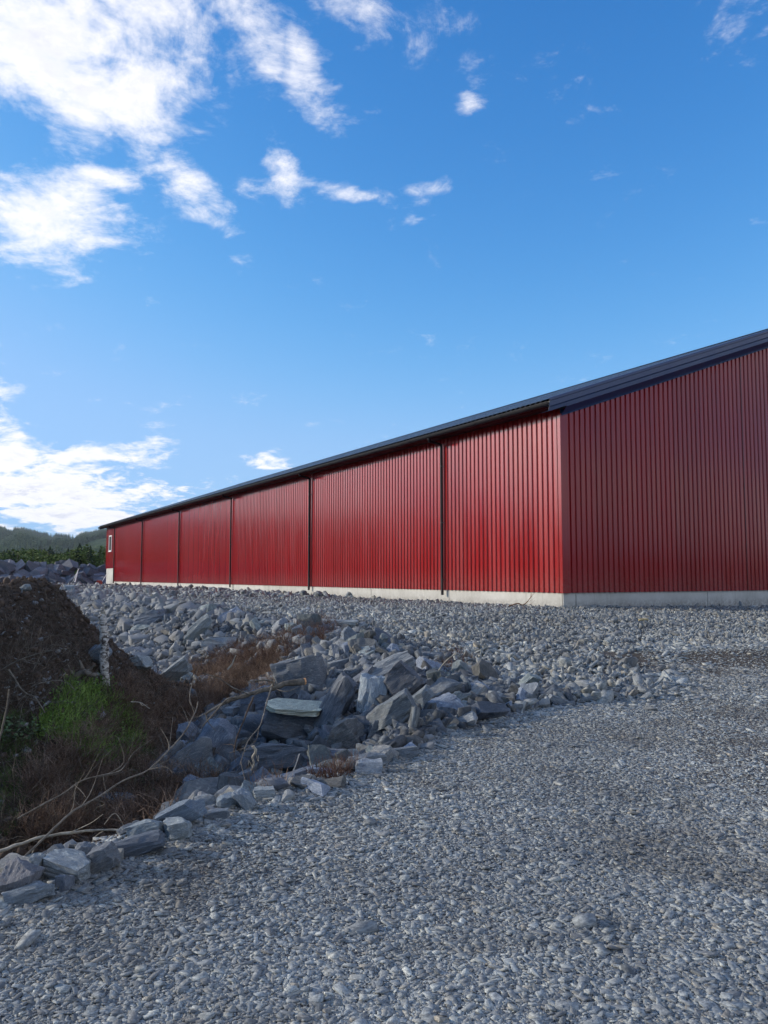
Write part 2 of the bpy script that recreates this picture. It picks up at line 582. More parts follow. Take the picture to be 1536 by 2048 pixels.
def soil_amount(x, y):
    ins = inside(x, y, DITCH)
    d = seg_dist(x, y, DITCH, True)
    df = seg_dist(x, y, FAR)
    s = np.where(ins, sstep(.1, .5, d), 0.0)
    riprap = sstep(2.6, 1.5, df) * (x > -60)
    s = s * (1 - .7 * riprap)
    s = np.maximum(s, np.where(ins, sstep(.1, .5, mound(x, y)), 0))
    px_, py_ = to_px(x, np.maximum(y, .5), height(x, y))
    s = np.where((y > 3) & inside(px_, py_, HEATHER) & ins, 1.0, s)
    n = vnoise(x * 1.2, y * 1.2, 9) * .6 + vnoise(x * 4, y * 4, 10) * .4
    scraped = 0 * np.exp(-((y - 11.0 - .08 * (x - 5)) / 1.7) ** 2) * sstep(2.2, 4.6, x) * (1 - sstep(16, 24, x))
    s = np.maximum(s, np.clip(scraped * (.35 + 1.0 * n), 0, .85))
    return np.clip(s, 0, 1)


def road_dirt(x, y):
    """bare trodden fines showing between the stones of the road"""
    n = vnoise(x * 1.2, y * 1.2, 9) * .6 + vnoise(x * 4, y * 4, 10) * .4
    scraped = np.exp(-((y - 11.3 - .08 * (x - 5)) / 1.25) ** 2) * sstep(2.4, 4.0, x) * (1 - sstep(16, 24, x))
    d = np.clip(scraped * (.65 + 1.2 * n), 0, 1)
    track = np.exp(-((x - 1.1 - .35 * y + .012 * y * y) / .38) ** 2) + np.exp(-((x - 2.9 - .40 * y + .012 * y * y) / .38) ** 2)
    near = sstep(.38, .64, vnoise(x * .6, y * .6, 12) * .55 + n * .3 + .22 * track) * (y < 9) * (y > -30) * .6
    return np.clip(np.maximum(d, near), 0, 1)


def build_ground():
    V = np.stack([GX.ravel(), GY.ravel(), GZ.ravel()], 1)
    i = np.arange(nx * ny).reshape(ny, nx)
    F = np.stack([i[:-1, :-1].ravel(), i[:-1, 1:].ravel(), i[1:, 1:].ravel(), i[1:, :-1].ravel()], 1)
    me = mesh_np('ground', V, F, M_GROUND, True)
    a = me.attributes.new('soil', 'FLOAT', 'POINT')
    a.data.foreach_set('value', soil_amount(V[:, 0], V[:, 1]).astype(np.float32))
    a = me.attributes.new('road_dirt', 'FLOAT', 'POINT')
    a.data.foreach_set('value', road_dirt(V[:, 0], V[:, 1]).astype(np.float32))
    g = sstep(70, 95, np.hypot(V[:, 0], V[:, 1])) * (seg_dist(V[:, 0], V[:, 1], PILE) > 5)
    a = me.attributes.new('grass', 'FLOAT', 'POINT')
    a.data.foreach_set('value', g.astype(np.float32))
    o = obj('ground', me)
    prop(o, 'grey crushed stone yard sloping up to the building with a dark soil ditch', kind='structure')


build_ground()

# ------------------------------------------------------------------ hills
def ridge(a):
    """elevation angle of the skyline for an azimuth (radians)"""
    d = np.degrees(a)
    pts = [(-180, 1.8), (-140, 2.4), (-100, 3.6), (-75, 4.6), (-60, 4.9), (-45, 4.2), (-34, 3.6), (-27, 3.18), (-25.4, 3.2), (-24, 3.08), (-22.6, 2.80), (-21.2, 2.70), (-19.5, 3.12), (-17, 3.7),
           (-10, 4.0), (10, 3.0), (40, 2.0), (90, 1.5), (180, 1.8)]
    e = np.interp(d, [p[0] for p in pts], [p[1] for p in pts])
    return e - .22 + .07 * (vnoise(d * .9, d * 0, 21) - .5) + .03 * (vnoise(d * 4, d * 0, 22) - .5)


def hill_z(a, r):
    top = 2300 * np.tan(np.radians(ridge(a)))
    t = np.clip((r - 420) / (2300 - 420), 0, 1)
    und = (vnoise(a * 26, r / 240, 23) - .5) * 46 * np.sin(np.pi * t) + (vnoise(a * 60, r / 90, 24) - .5) * 14 * np.sin(np.pi * t)
    z = -3 + (top + 3) * (t ** 1.35) + und * .7
    return np.where(r > 2300, top - (r - 2300) * .12, z)


def mat_hill():
    m, t = material('wooded_hillside')
    pos = t.n('ShaderNodeNewGeometry').outputs['Position']
    n1 = t.noise(pos, .006, 5, .6)
    n2 = t.noise(pos, .06, 6, .75)
    c = t.ramp(n1, [(.36, (.035, .070, .045)), (.5, (.060, .105, .050)), (.62, (.11, .15, .06))])
    c = t.mix(t.smooth(n2, .35, .65, .6, 0), c, (.012, .022, .014, 1))
    finish(t, c, .95, 0, .1, n2, 1.0, 8.0)
    return m


def build_hills():
    aa = np.radians(np.concatenate([np.arange(-180, -36, 2.0), np.arange(-36, -12, .12), np.arange(-12, 180.1, 2.0)]))
    rr = np.concatenate([np.linspace(420, 2300, 60), [2380, 2600, 3400]])
    A, RR = np.meshgrid(aa, rr)
    Z = hill_z(A, RR)
    V = np.stack([(np.sin(A) * RR).ravel(), (np.cos(A) * RR).ravel(), Z.ravel()], 1)
    i = np.arange(A.size).reshape(A.shape)
    F = np.stack([i[:-1, :-1].ravel(), i[:-1, 1:].ravel(), i[1:, 1:].ravel(), i[1:, :-1].ravel()], 1)
    o = obj('hills', mesh_np('hills', V, F, mat_hill(), True))
    prop(o, 'wooded blue green hills on the horizon', kind='structure')


build_hills()

# ------------------------------------------------------------------ rock shapes
def hull_mesh(name, n, dims, seed, mat, sub=0, rough=.0, angle=28, flat=.0, boxy=.75, strata=0.0):
    rn = random.Random(seed)
    bm = bmesh.new()
    for _ in range(n):
        v = Vector((rn.gauss(0, 1), rn.gauss(0, 1), rn.gauss(0, 1))).normalized()
        mx = max(abs(v.x), abs(v.y), abs(v.z))
        v = v.lerp(v / mx, boxy) * rn.uniform(.80, 1.0)
        bm.verts.new((v.x * .5 * dims[0], v.y * .5 * dims[1], v.z * .5 * dims[2]))
    r_ = bmesh.ops.convex_hull(bm, input=bm.verts)
    bmesh.ops.delete(bm, geom=[g for g in r_['geom_interior'] if isinstance(g, bmesh.types.BMVert)], context='VERTS')
    bmesh.ops.dissolve_limit(bm, angle_limit=R(14), verts=bm.verts, edges=bm.edges)
    if sub:
        bmesh.ops.bevel(bm, geom=list(bm.edges), offset=.035, segments=1, affect='EDGES', clamp_overlap=True)
        bmesh.ops.triangulate(bm, faces=bm.faces)
        for _ in range(sub):
            long_e = [e for e in bm.edges if e.calc_length() > .13 * (2.0 if _ == 0 else 1.0)]
            if long_e:
                bmesh.ops.subdivide_edges(bm, edges=long_e, cuts=1)
                bmesh.ops.triangulate(bm, faces=bm.faces)
        bm.normal_update()
        off = Vector((seed * 3.1, seed * 1.7, seed * .9))
        for v in bm.verts:
            p = v.co
            d = mn.fractal(p * 3.2 + off, 1.0, 2.0, 4) * rough
            lay = mn.noise(Vector((p.x * 1.4, p.y * 1.4, p.z * 9)) + off)
            d += (round(lay * 3) / 3) * strata
            v.co = p + v.normal * d
    bmesh.ops.triangulate(bm, faces=bm.faces)
    me = bpy.data.meshes.new(name)
    bm.to_mesh(me); bm.free()
    me.materials.append(mat)
    if sub:
        me.shade_smooth(); me.set_sharp_from_angle(angle=R(angle))
    me.update()
    return me


def chunk_mesh(name, dims, seed, mat, cuts=8, sub=0, rough=.02, strata=.0, bevel=.012, angle=24):
    """a block split along random planes, as blasted rock is"""
    rn = random.Random(seed)
    bm = bmesh.new()
    bmesh.ops.create_cube(bm, size=1.0)
    for v in bm.verts:
        v.co += Vector((rn.uniform(-.1, .1), rn.uniform(-.1, .1), rn.uniform(-.06, .06)))
    for k_ in range(cuts):
        n = Vector((rn.gauss(0, 1), rn.gauss(0, 1), rn.gauss(0, .9))).normalized()
        sup = max(v.co.dot(n) for v in bm.verts)
        r_ = bmesh.ops.bisect_plane(bm, geom=list(bm.verts) + list(bm.edges) + list(bm.faces), plane_co=n * sup * rn.uniform(.58, .84), plane_no=n, clear_outer=True)
        ed = [e for e in bm.edges if e.is_boundary]
        if ed:
            bmesh.ops.holes_fill(bm, edges=ed, sides=0)
    for v in bm.verts:
        v.co = Vector((v.co.x * dims[0], v.co.y * dims[1], v.co.z * dims[2])) * 1.18
    bmesh.ops.recalc_face_normals(bm, faces=bm.faces)
    if bevel:
        bmesh.ops.bevel(bm, geom=list(bm.edges), offset=bevel, segments=1, affect='EDGES', clamp_overlap=True)
    bmesh.ops.triangulate(bm, faces=bm.faces)
    for q in range(sub):
        long_e = [e for e in bm.edges if e.calc_length() > (.28, .15, .09)[q]]
        if long_e:
            bmesh.ops.subdivide_edges(bm, edges=long_e, cuts=1)
            bmesh.ops.triangulate(bm, faces=[f for f in bm.faces if len(f.verts) > 3])
    bm.normal_update()
    if sub:
        off = Vector((seed * 3.1, seed * 1.7, seed * .9))
        for v in bm.verts:
            p = v.co
            d = mn.fractal(p * 2.6 + off, 1.0, 2.0, 5) * rough
            lay = mn.noise(Vector((p.x * 1.6, p.y * 1.6, p.z * 11)) + off)
            v.co = p + v.normal * (d + (round(lay * 3) / 3) * strata)
    me = bpy.data.meshes.new(name)
    bm.to_mesh(me); bm.free()
    me.materials.append(mat)
    if sub:
        me.shade_smooth(); me.set_sharp_from_angle(angle=R(angle))
    me.update()
    return me


ROCKS = [chunk_mesh('rock', [(1, .66, .44), (1, .55, .28), (1, .8, .55), (1, .45, .36)][k % 4], 100 + k, M_ROCK, 5 + k % 5, 2, .060, .028, bevel=.008, angle=14) for k in range(18)]
ROCKS_FAR = [chunk_mesh('boulder', [(1, .8, .7), (1, .75, .5), (1, .9, .8)][k % 3], 300 + k, M_ROCKFAR, 7, 1, .03, .0) for k in range(9)]


def scatter(name, variants, P, ROT, SCL, PICK, mat, label, mesh_list=None):
    """one object: its mesh holds the stone shapes (shape >= 0) and one vertex per stone (shape = -1); geometry nodes set a copy on each"""
    vs, fs, sh = [], [], []
    b = 0
    for kk, me in enumerate(variants):
        co = np.empty(len(me.vertices) * 3, np.float32); me.vertices.foreach_get('co', co)
        vs.append(co.reshape(-1, 3)); sh += [kk] * len(me.vertices)
        tri = np.empty(len(me.polygons) * 3, np.int32)
        me.polygons.foreach_get('vertices', tri)
        fs.append(tri.reshape(-1, 3) + b); b += len(me.vertices)
    n0 = b
    V = np.concatenate(vs + [P.astype(np.float32)])
    F = np.concatenate(fs)
    me = mesh_np(name, V, F, mat)
    n = len(P)

    def attr(nm, kind, arr, width):
        full = np.zeros((n0 + n, width), np.float32 if kind != 'INT' else np.int32)
        full[n0:] = arr.reshape(n, width)
        a = me.attributes.new(nm, kind, 'POINT')
        a.data.foreach_set('vector' if kind == 'FLOAT_VECTOR' else 'value', full.ravel())
    attr('turn', 'FLOAT_VECTOR', ROT, 3)
    attr('size', 'FLOAT_VECTOR', SCL, 3)
    attr('pick', 'INT', PICK, 1)
    a = me.attributes.new('shape', 'INT', 'POINT')
    a.data.foreach_set('value', np.concatenate([np.array(sh, np.int32), np.full(n, -1, np.int32)]))
    o = obj(name, me)
    ng = bpy.data.node_groups.new(name, 'GeometryNodeTree')
    ng.interface.new_socket('Geometry', in_out='INPUT', socket_type='NodeSocketGeometry')
    ng.interface.new_socket('Geometry', in_out='OUTPUT', socket_type='NodeSocketGeometry')
    N, L = ng.nodes, ng.links
    gi, go = N.new('NodeGroupInput'), N.new('NodeGroupOutput')

    def named(nm, kind):
        q = N.new('GeometryNodeInputNamedAttribute'); q.data_type = kind
        q.inputs['Name'].default_value = nm
        return q.outputs['Attribute']
    shp = named('shape', 'INT')
    g2i = N.new('GeometryNodeGeometryToInstance')

    def pick(kk):
        cmp = N.new('FunctionNodeCompare'); cmp.data_type = 'INT'; cmp.operation = 'EQUAL'
        ins = [s for s in cmp.inputs if s.type == 'INT']
        L.new(shp, ins[0]); ins[1].default_value = kk
        sp = N.new('GeometryNodeSeparateGeometry'); sp.domain = 'POINT'
        L.new(gi.outputs[0], sp.inputs['Geometry']); L.new(cmp.outputs[0], sp.inputs['Selection'])
        return sp.outputs[0]
    for kk in reversed(range(len(variants))):
        L.new(pick(kk), g2i.inputs[0])
    iop = N.new('GeometryNodeInstanceOnPoints')
    L.new(pick(-1), iop.inputs['Points'])
    L.new(g2i.outputs[0], iop.inputs['Instance'])
    iop.inputs['Pick Instance'].default_value = True
    L.new(named('pick', 'INT'), iop.inputs['Instance Index'])
    e2r = N.new('FunctionNodeEulerToRotation')
    L.new(named('turn', 'FLOAT_VECTOR'), e2r.inputs[0])
    L.new(e2r.outputs[0], iop.inputs['Rotation'])
    L.new(named('size', 'FLOAT_VECTOR'), iop.inputs['Scale'])
    L.new(iop.outputs[0], go.inputs[0])
    o.color = (1, 1, 1, 0)
    md = o.modifiers.new('copies', 'NODES'); md.node_group = ng
    prop(o, label, kind='stuff')
    return o


def in_view(x, y, margin=.06):
    lim = 768 / FPX + margin
    return (y > 1.0) & (np.abs(x) < lim * y + .5)


# ------------------------------------------------------------------ the larger loose rocks


def in_heather(x, y):
    """the strip of dead heather and soil between the mound and the rock slope"""
    px_, py_ = to_px(x, y, height(x, y))
    return inside(px_, py_, HEATHER) & inside(x, y, DITCH)


def rock_size(x, y):
    """typical size of the stones lying at a place"""
    ins = inside(x, y, DITCH)
    df = seg_dist(x, y, FAR)
    road = inside(x, y, ROAD_POLY)
    s_slope = .118 + .045 * sstep(12.5, 8.5, y)
    s_out = .060 + .050 * np.exp(-df / 1.8) + .06 * np.exp(-(df / .7) ** 2)
    s_out = s_out + .02 * sstep(12, 8, y) * np.exp(-((x - 1.6) / 1.2) ** 2)
    s = np.where(ins, np.where(df < 2.7, s_slope, 0.0), s_out)
    s = np.where(road & ~ins, 0.0, s)
    s = np.where(ins & (mound(x, y) > .12), 0.0, s)
    s = np.where(in_heather(x, y) & (vnoise(x * 2.4, y * 2.4, 51) < .60), 0.0, s)
    return s


placed = []   # x, y, radius


def dart(cands, keep_r, grid, cell):
    out = []
    for c in cands:
        x, y, s = c
        gx, gy = int(x // cell), int(y // cell)
        ok = True
        for ix in (gx - 1, gx, gx + 1):
            for iy in (gy - 1, gy, gy + 1):
                for (qx, qy, qs) in grid.get((ix, iy), ()):
                    rr = keep_r * (s + qs) * .5
                    if (x - qx) ** 2 + (y - qy) ** 2 < rr * rr:
                        ok = False; break
                if not ok: break
            if not ok: break
        if ok:
            grid.setdefault((gx, gy), []).append(c)
            out.append(c)
    return out


# hand-placed rocks: centre px, length px, width px, slant degrees, depth factor, tint, label
SHORT = {'rounded blue grey': 'the big blue grey boulder', 'tall dark slab': 'the tall leaning dark slab', 'pale blue white': 'the pale standing slab', 'dark purplish': 'the purplish dark slab',
         'broad dark block under': 'the cream topped dark block', 'large grey block behind': 'the sawn branch', 'greenish edged': 'the greenish edged block', 'brown mossy': 'the brown mossy block',
         'wide flat dark': 'the wide flat dark slab', 'half buried at the top': 'the pale half buried slab', 'yellow grey slab': 'the yellow grey slab', 'flat light rock on the far': 'the flat light rock',
         'greenish pale rock low': 'the greenish pale rock', 'broad blue grey rock high': 'the broad blue grey rock', 'low flat rock where': 'the low flat rock', 'long flat rock on the gravel': 'the long flat rock',
         'pointed bluish slab': 'the pointed bluish slab', 'grey green rock': 'the pointed grey green rock', 'cream coloured block': 'the cream coloured block', 'long bluish rock': 'the long bluish edging rock',
         'long dark striped': 'the long dark striped slab', 'wide pale wedge': 'the wide pale wedge', 'brownish corner rock at': 'the brownish corner rock', 'rounded lilac': 'the lilac grey rock', 'bright pale rock': 'the bright pale rock',
         'blocky grey brown': 'the blocky grey brown rock', 'long pale topped': 'the long pale topped slab', 'squarish light': 'the squarish light blue rock'}
hero_named = []
HERO = [
    (605, 1362, 92, 84, 12, .8, (0.92, 0.91, 0.92), 'large grey block behind the branch with the orange sawn end'),
    (524, 1404, 72, 48, 22, .8, (0.89, 0.95, 1.11), 'blue grey wedge shaped rock under the sawn branch'),
    (510, 1458, 68, 62, -30, .8, (0.65, 0.67, 0.72), 'dark rounded rock with a pale stripe beside the big blue boulder'),
    (432, 1478, 92, 96, 60, .8, (0.88, 0.95, 1.09), 'big rounded blue grey boulder at the foot of the rock slope'),
    (588, 1456, 112, 74, -4, .8, (0.62, 0.61, 0.63), 'broad dark block under the cream coloured rock top'),
    (672, 1415, 112, 48, 62, .8, (0.76, 0.76, 0.80), 'tall dark slab leaning to the right beside the broad dark block'),
    (742, 1400, 84, 46, 78, .6, (1.5, 1.62, 1.72), 'pale blue white slab standing on end in the rock slope'),
    (800, 1372, 88, 62, 42, .8, (0.66, 0.64, 0.67), 'large dark purplish slab leaning above the pale standing slab'),
    (770, 1345, 104, 40, 22, .8, (1.13, 1.11, 1.08), 'long pale topped slab lying behind the pale standing slab'),
    (792, 1432, 92, 62, 34, .8, (0.83, 0.85, 0.84), 'greenish edged block right of the pale standing slab'),
    (688, 1480, 84, 66, 30, .8, (0.83, 0.78, 0.72), 'brown mossy block at the middle of the slope foot'),
    (716, 1362, 88, 26, 40, .6, (.86, .86, .92), 'long thin slab slanting up through the middle of the slope'),
    (566, 1520, 118, 58, 10, .8, (0.65, 0.65, 0.68), 'wide flat dark slab low in the ditch below the broad dark block'),
    (846, 1402, 56, 36, 38, .8, (1.06, 1.09, 1.08), 'grey green rock with a pointed top near the road'),
    (700, 1278, 44, 30, -38, .8, (1.06, 1.12, 1.21), 'pointed bluish slab at the top of the slope beside red heather'),
    (665, 1248, 92, 18, -3, 1.2, (1.75, 1.72, 1.6), 'pale flat slab half buried at the top edge of the yard'),
    (454, 1428, 42, 24, 5, .8, (1.29, 1.29, 1.25), 'small pale speckled rock lying on top of the big blue boulder'),
    (545, 1570, 76, 30, 6, .8, (0.87, 0.86, 0.92), 'rounded lilac grey rock at the near lip of the ditch'),
    (196, 1308, 60, 46, 30, .8, (1.01, 1.09, 1.14), 'smooth grey boulder behind the dead birch stump'),
    (50, 1176, 28, 18, 8, .8, (1.25, 1.28, 1.23), 'pale rounded rock on top of the soil mound'),
    (142, 1181, 24, 18, 0, .8, (1.55, 1.63, 1.65), 'light rock on the right shoulder of the soil mound'),
    (230, 1610, 80, 34, -3, .8, (0.65, 0.69, 0.73), 'flat topped dark rock lying in the bottom of the ditch'),
    (204, 1466, 24, 16, 5, .8, (1.20, 1.23, 1.18), 'small round stone among the weeds below the green grass'),
    (28, 1772, 70, 66, 70, .8, (0.99, 0.90, 0.89), 'large brownish corner rock at the lower left of the gravel edge'),
    (68, 1742, 58, 28, 80, .8, (1.48, 1.48, 1.41), 'narrow upright pale rock beside the brownish corner rock'),
    (132, 1740, 92, 44, -10, .8, (1.53, 1.53, 1.46), 'wide pale wedge shaped rock on the gravel edge'),
    (55, 1790, 84, 34, 14, .8, (1.24, 1.29, 1.31), 'flat light slab lying in front of the brownish corner rock'),
    (202, 1722, 58, 50, 35, .8, (0.98, 0.95, 0.94), 'blocky grey brown rock where the gravel edge bends'),
    (278, 1692, 98, 34, 14, .8, (0.67, 0.71, 0.79), 'long dark striped slab on the near gravel edge'),
    (288, 1661, 60, 34, 15, .8, (1.37, 1.43, 1.40), 'striped pale green rock behind the long dark striped slab'),
    (348, 1664, 66, 36, 10, .8, (1.54, 1.57, 1.50), 'pale flat topped rock right of the striped pale green rock'),
    (366, 1626, 90, 38, 27, .8, (0.95, 1.06, 1.17), 'long bluish rock slanting up along the gravel edge'),
    (408, 1606, 40, 24, 12, .8, (1.28, 1.28, 1.24), 'small pale rock behind the upper end of the long bluish rock'),
    (453, 1607, 40, 30, 0, .8, (1.23, 1.34, 1.41), 'squarish light blue rock on the gravel edge'),
    (432, 1632, 48, 20, 4, .8, (1.04, 1.10, 1.15), 'flat rock in front of the squarish light blue rock'),
    (488, 1602, 44, 30, -60, .8, (1.39, 1.44, 1.46), 'tilted striped rock right of the squarish light blue rock'),
    (525, 1591, 42, 24, 0, .8, (1.74, 1.71, 1.57), 'cream coloured block on the near gravel edge'),
    (470, 1582, 80, 18, 6, .8, (1.17, 1.17, 1.21), 'long low rock behind the cream coloured block'),
    (164, 1715, 44, 30, 82, .8, (0.96, 0.96, 0.98), 'narrow rock with upright stripes behind the wide pale wedge'),
    (131, 1770, 42, 26, 85, .8, (0.89, 0.91, 0.99), 'small upright rock in front of the wide pale wedge'),
    (280, 1326, 40, 26, 20, .8, (1.66, 1.66, 1.54), 'bright pale rock at the right foot of the soil mound'),
    (395, 1262, 62, 28, 45, .8, (1.27, 1.27, 1.17), 'yellow grey slab slanting on the far rubble slope'),
    (440, 1288, 66, 24, 4, .8, (1.31, 1.34, 1.34), 'flat light rock on the far rubble slope left of the heather'),
    (345, 1345, 60, 34, 35, .8, (1.28, 1.28, 1.21), 'greenish pale rock low on the far rubble slope'),
    (300, 1240, 60, 28, 15, .8, (0.90, 0.94, 1.02), 'broad blue grey rock high on the far rubble slope'),
    (618, 1332, 50, 26, 15, .8, (1.17, 1.20, 1.22), 'grey rock just left of the slope crest under the heather'),
    (735, 1520, 74, 26, 6, .8, (1.19, 1.19, 1.17), 'low flat rock where the slope foot meets the gravel'),
    (800, 1508, 72, 22, 3, .8, (0.92, 0.95, 0.97), 'long flat rock on the gravel beside the slope foot'),
    (640, 1512, 62, 24, 8, .8, (1.21, 1.19, 1.11), 'flat tan rock lying at the slope foot'),
]
grid_big = {}
hero_xy = []


def place_hero(i, row):
    cx, cy, Lp, wp, ang, dep, tint, label = row
    a = R(ang)
    half_h = .5 * (abs(Lp * math.sin(a)) + abs(wp * math.cos(a)))
    g = ground_at(cx, cy + half_h * .75)
    D = g.y + .12 * wp / FPX * g.y
    c = at(cx, cy, D)
    L_, w_ = Lp / FPX * D * 1.06, wp / FPX * D * 1.12
    th = min(L_, w_ * 1.6) * dep
    c.y += th * .15
    L_ *= .87; w_ *= .87; th *= .87
    me = chunk_mesh('rock', (.92, .92, .92), 500 + i, M_ROCK, 8 + i % 4, 3, .065, .030, bevel=.008, angle=15)
    if 'rounded' in label or 'smooth' in label or 'round stone' in label:
        me = hull_mesh('rock', 46, (.98, .98, .98), 500 + i, M_ROCK, 3, .05, 30, boxy=.38, strata=.006)
    # long axis local X, bedding across local Z
    o = obj('rock', me)
    o.location = c
    o.rotation_euler = Euler((random.uniform(-.15, .15), -a, random.uniform(-.3, .3)), 'XYZ')
    o.scale = (L_, th, w_)
    o.color = (tint[0] * 1.16, tint[1] * 1.16, tint[2] * 1.16, 1)
    prop(o, label, 'rock')
    hero_xy.append((c.x, c.y, max(L_, th) * .8))
    for k_, v_ in SHORT.items():
        if k_ in label: hero_named.append((c.x, c.y, v_)); break
    grid_big.setdefault((int(c.x // 1.0), int(c.y // 1.0)), []).append((c.x, c.y, max(L_, th) * .85))
    if label.startswith('broad dark block'):
        cap = chunk_mesh('rock', (1, 1, 1), 777, M_ROCK, 11, 3, .05, .03, bevel=.006, angle=15)
        o2 = obj('rock', cap)
        o2.location = at(592, 1413, D + .02)
        o2.scale = (92 / FPX * D, th * 1.0, 13 / FPX * D)
        o2.rotation_euler = (.10, R(2), .1)
        o2.color = (3.0, 2.8, 2.05, 1)
        prop(o2, 'cream coloured flaking flat rock lying on the broad dark block', 'rock')


for i_, row_ in enumerate(HERO):
    place_hero(i_, row_)

cand = []
n_try = 90000
cx_ = rng.uniform(-16, 9, n_try); cy_ = rng.uniform(6, 34, n_try)
sz_ = rock_size(cx_, cy_)
jit = np.exp(rng.normal(0, .38, n_try))
sz_ = np.where(sz_ > .105, sz_ * jit, 0)
ok_ = (sz_ > .085) & in_view(cx_, cy_, .12)
cand = sorted([(float(a), float(b), float(c)) for a, b, c in zip(cx_[ok_], cy_[ok_], np.clip(sz_[ok_], .085, .36))], key=lambda c: -c[2])
def crowded(x, y, s):
    p = to_px(x, y, hgt(x, y))
    return s > .17 and 400 < p[0] < 860 and 1320 < p[1] < 1540


cand = [c for c in cand if not crowded(*c)]
rocks = dart(cand, .64, grid_big, 1.0)
# the row of edging stones along the near lip of the ditch
lip = []
for i in range(len(NEAR) - 2):
    (x0, y0), (x1, y1) = NEAR[i + 1], NEAR[i + 2] if i + 2 < len(NEAR) else NEAR[-1]
    n_ = int(math.hypot(x1 - x0, y1 - y0) / .05)
    for _ in range(n_):
        t_ = random.random(); o_ = random.gauss(-.02, .12)
        nx_, ny_ = (y1 - y0), -(x1 - x0)
        q_ = math.hypot(nx_, ny_)
        lip.append((x0 + (x1 - x0) * t_ + nx_ / q_ * o_, y0 + (y1 - y0) * t_ + ny_ / q_ * o_, random.uniform(.06, .15)))
lip.sort(key=lambda c: -c[2])
lip = dart(lip, .62, grid_big, 1.0)
rocks_all = [(x, y, s, 'slope') for x, y, s in rocks] + [(x, y, s, 'lip') for x, y, s in lip]

# which of them can be seen, and how large
RX = np.array([q[0] for q in rocks_all]); RY = np.array([q[1] for q in rocks_all]); RS = np.array([q[2] for q in rocks_all])
RZ = height(RX, RY)
vis = in_view(RX, RY, -.005)
for tt in np.linspace(.35, .97, 26):
    vis &= (EYE + (RZ + .5 * RS - EYE) * tt) > height(RX * tt, RY * tt) - .01
app = np.where(vis, RS / RY, 0)
order = np.argsort(-app)
N_IND = 245
solo = set(order[:N_IND].tolist())
TONES = [('dark', .60), ('grey', .95), ('pale', 1.45)]
HUES = [('bluish', (.94, 1.0, 1.14)), ('greenish', (.98, 1.04, .98)), ('brownish', (1.06, .98, .88)), ('', (1, 1, 1))]
SHAPES = {0: 'blocky', 1: 'flat', 2: 'stout', 3: 'narrow'}


def rock_pose(s, kind):
    tilt = .75 if kind == 'slope' else .35
    return (random.gauss(0, tilt), random.gauss(0, tilt), random.uniform(0, 6.283))


def zone(x, y, s, kind):
    p = to_px(x, y, hgt(x, y))
    if kind == 'lip':
        return 'small edging rocks along the near lip of the ditch', 'small grey rock in the row edging the gravel above the ditch'
    if y > 14:
        return 'rocks on the far rubble slope', 'grey angular rock on the far rubble slope below the long wall'
    if p[0] < 560:
        return 'rocks on the slope behind the heather', 'grey angular rock on the slope behind the dead heather'
    if p[0] > 860:
        return 'rocks spilling towards the road', 'grey angular rock in the spill of stones beside the gravel road'
    if p[1] > 1400:
        return 'rocks at the foot of the slope', 'grey angular rock among the big slabs at the slope foot'
    return 'rocks in the upper part of the near slope', 'grey angular rock between the slope crest and the big slabs'


st_P, st_R, st_S, st_K = [], [], [], []
for i, (x, y, s, kd) in enumerate(rocks_all):
    rot = rock_pose(s, kd)
    z = float(RZ[i]) + s * random.uniform(.05, .22)
    sc = (s * random.uniform(1.0, 1.35), s * random.uniform(.9, 1.2), s * random.uniform(.9, 1.3))
    kk = random.randrange(len(ROCKS))
    if i in solo:
        o = obj('rock', ROCKS[kk])
        o.location = (x, y, z); o.rotation_euler = rot; o.scale = sc
        tn, b_ = random.choice(TONES); hn, hv = random.choice(HUES)
        if kd == 'lip': b_ *= 1.25
        o.color = (b_ * hv[0], b_ * hv[1], b_ * hv[2], 1)
        g_, l_ = zone(x, y, s, kd)
        dd, near_ = min((math.hypot(x - a, y - c), n2) for a, c, n2 in hero_named)
        where = ('beside ' if dd < .45 else 'near ') + near_ if dd < 1.6 else l_.split(' rock ', 1)[1]
        size_ = 'small' if s < .13 else ('large' if s > .22 else 'medium')
        words_ = [w for w in (size_, tn, hn, SHAPES[kk % 4]) if w]
        prop(o, ' '.join(words_) + ' rock ' + where, 'rock', 'loose rocks of the slope and the ditch lip')
    else:
        st_P.append((x, y, z)); st_R.append(rot); st_S.append(sc); st_K.append(kk)

# medium rubble that fills between the rocks, and the coarse yard stone
n_try = 230000
fx = rng.uniform(-19, 17, n_try); fy = 6.5 + 27 * rng.random(n_try) ** 1.15
s_loc = rock_size(fx, fy)
okm = (s_loc > 0) & in_view(fx, fy, .1)
pr = np.clip((.105 / np.maximum(s_loc, .05)) ** .6, .35, 1)
okm &= rng.random(n_try) < pr
fx, fy, s_loc = fx[okm], fy[okm], s_loc[okm]
ms = np.clip(np.minimum(s_loc, .14) * .92 * np.exp(rng.normal(-.05, .36, len(fx))), .035, .24)
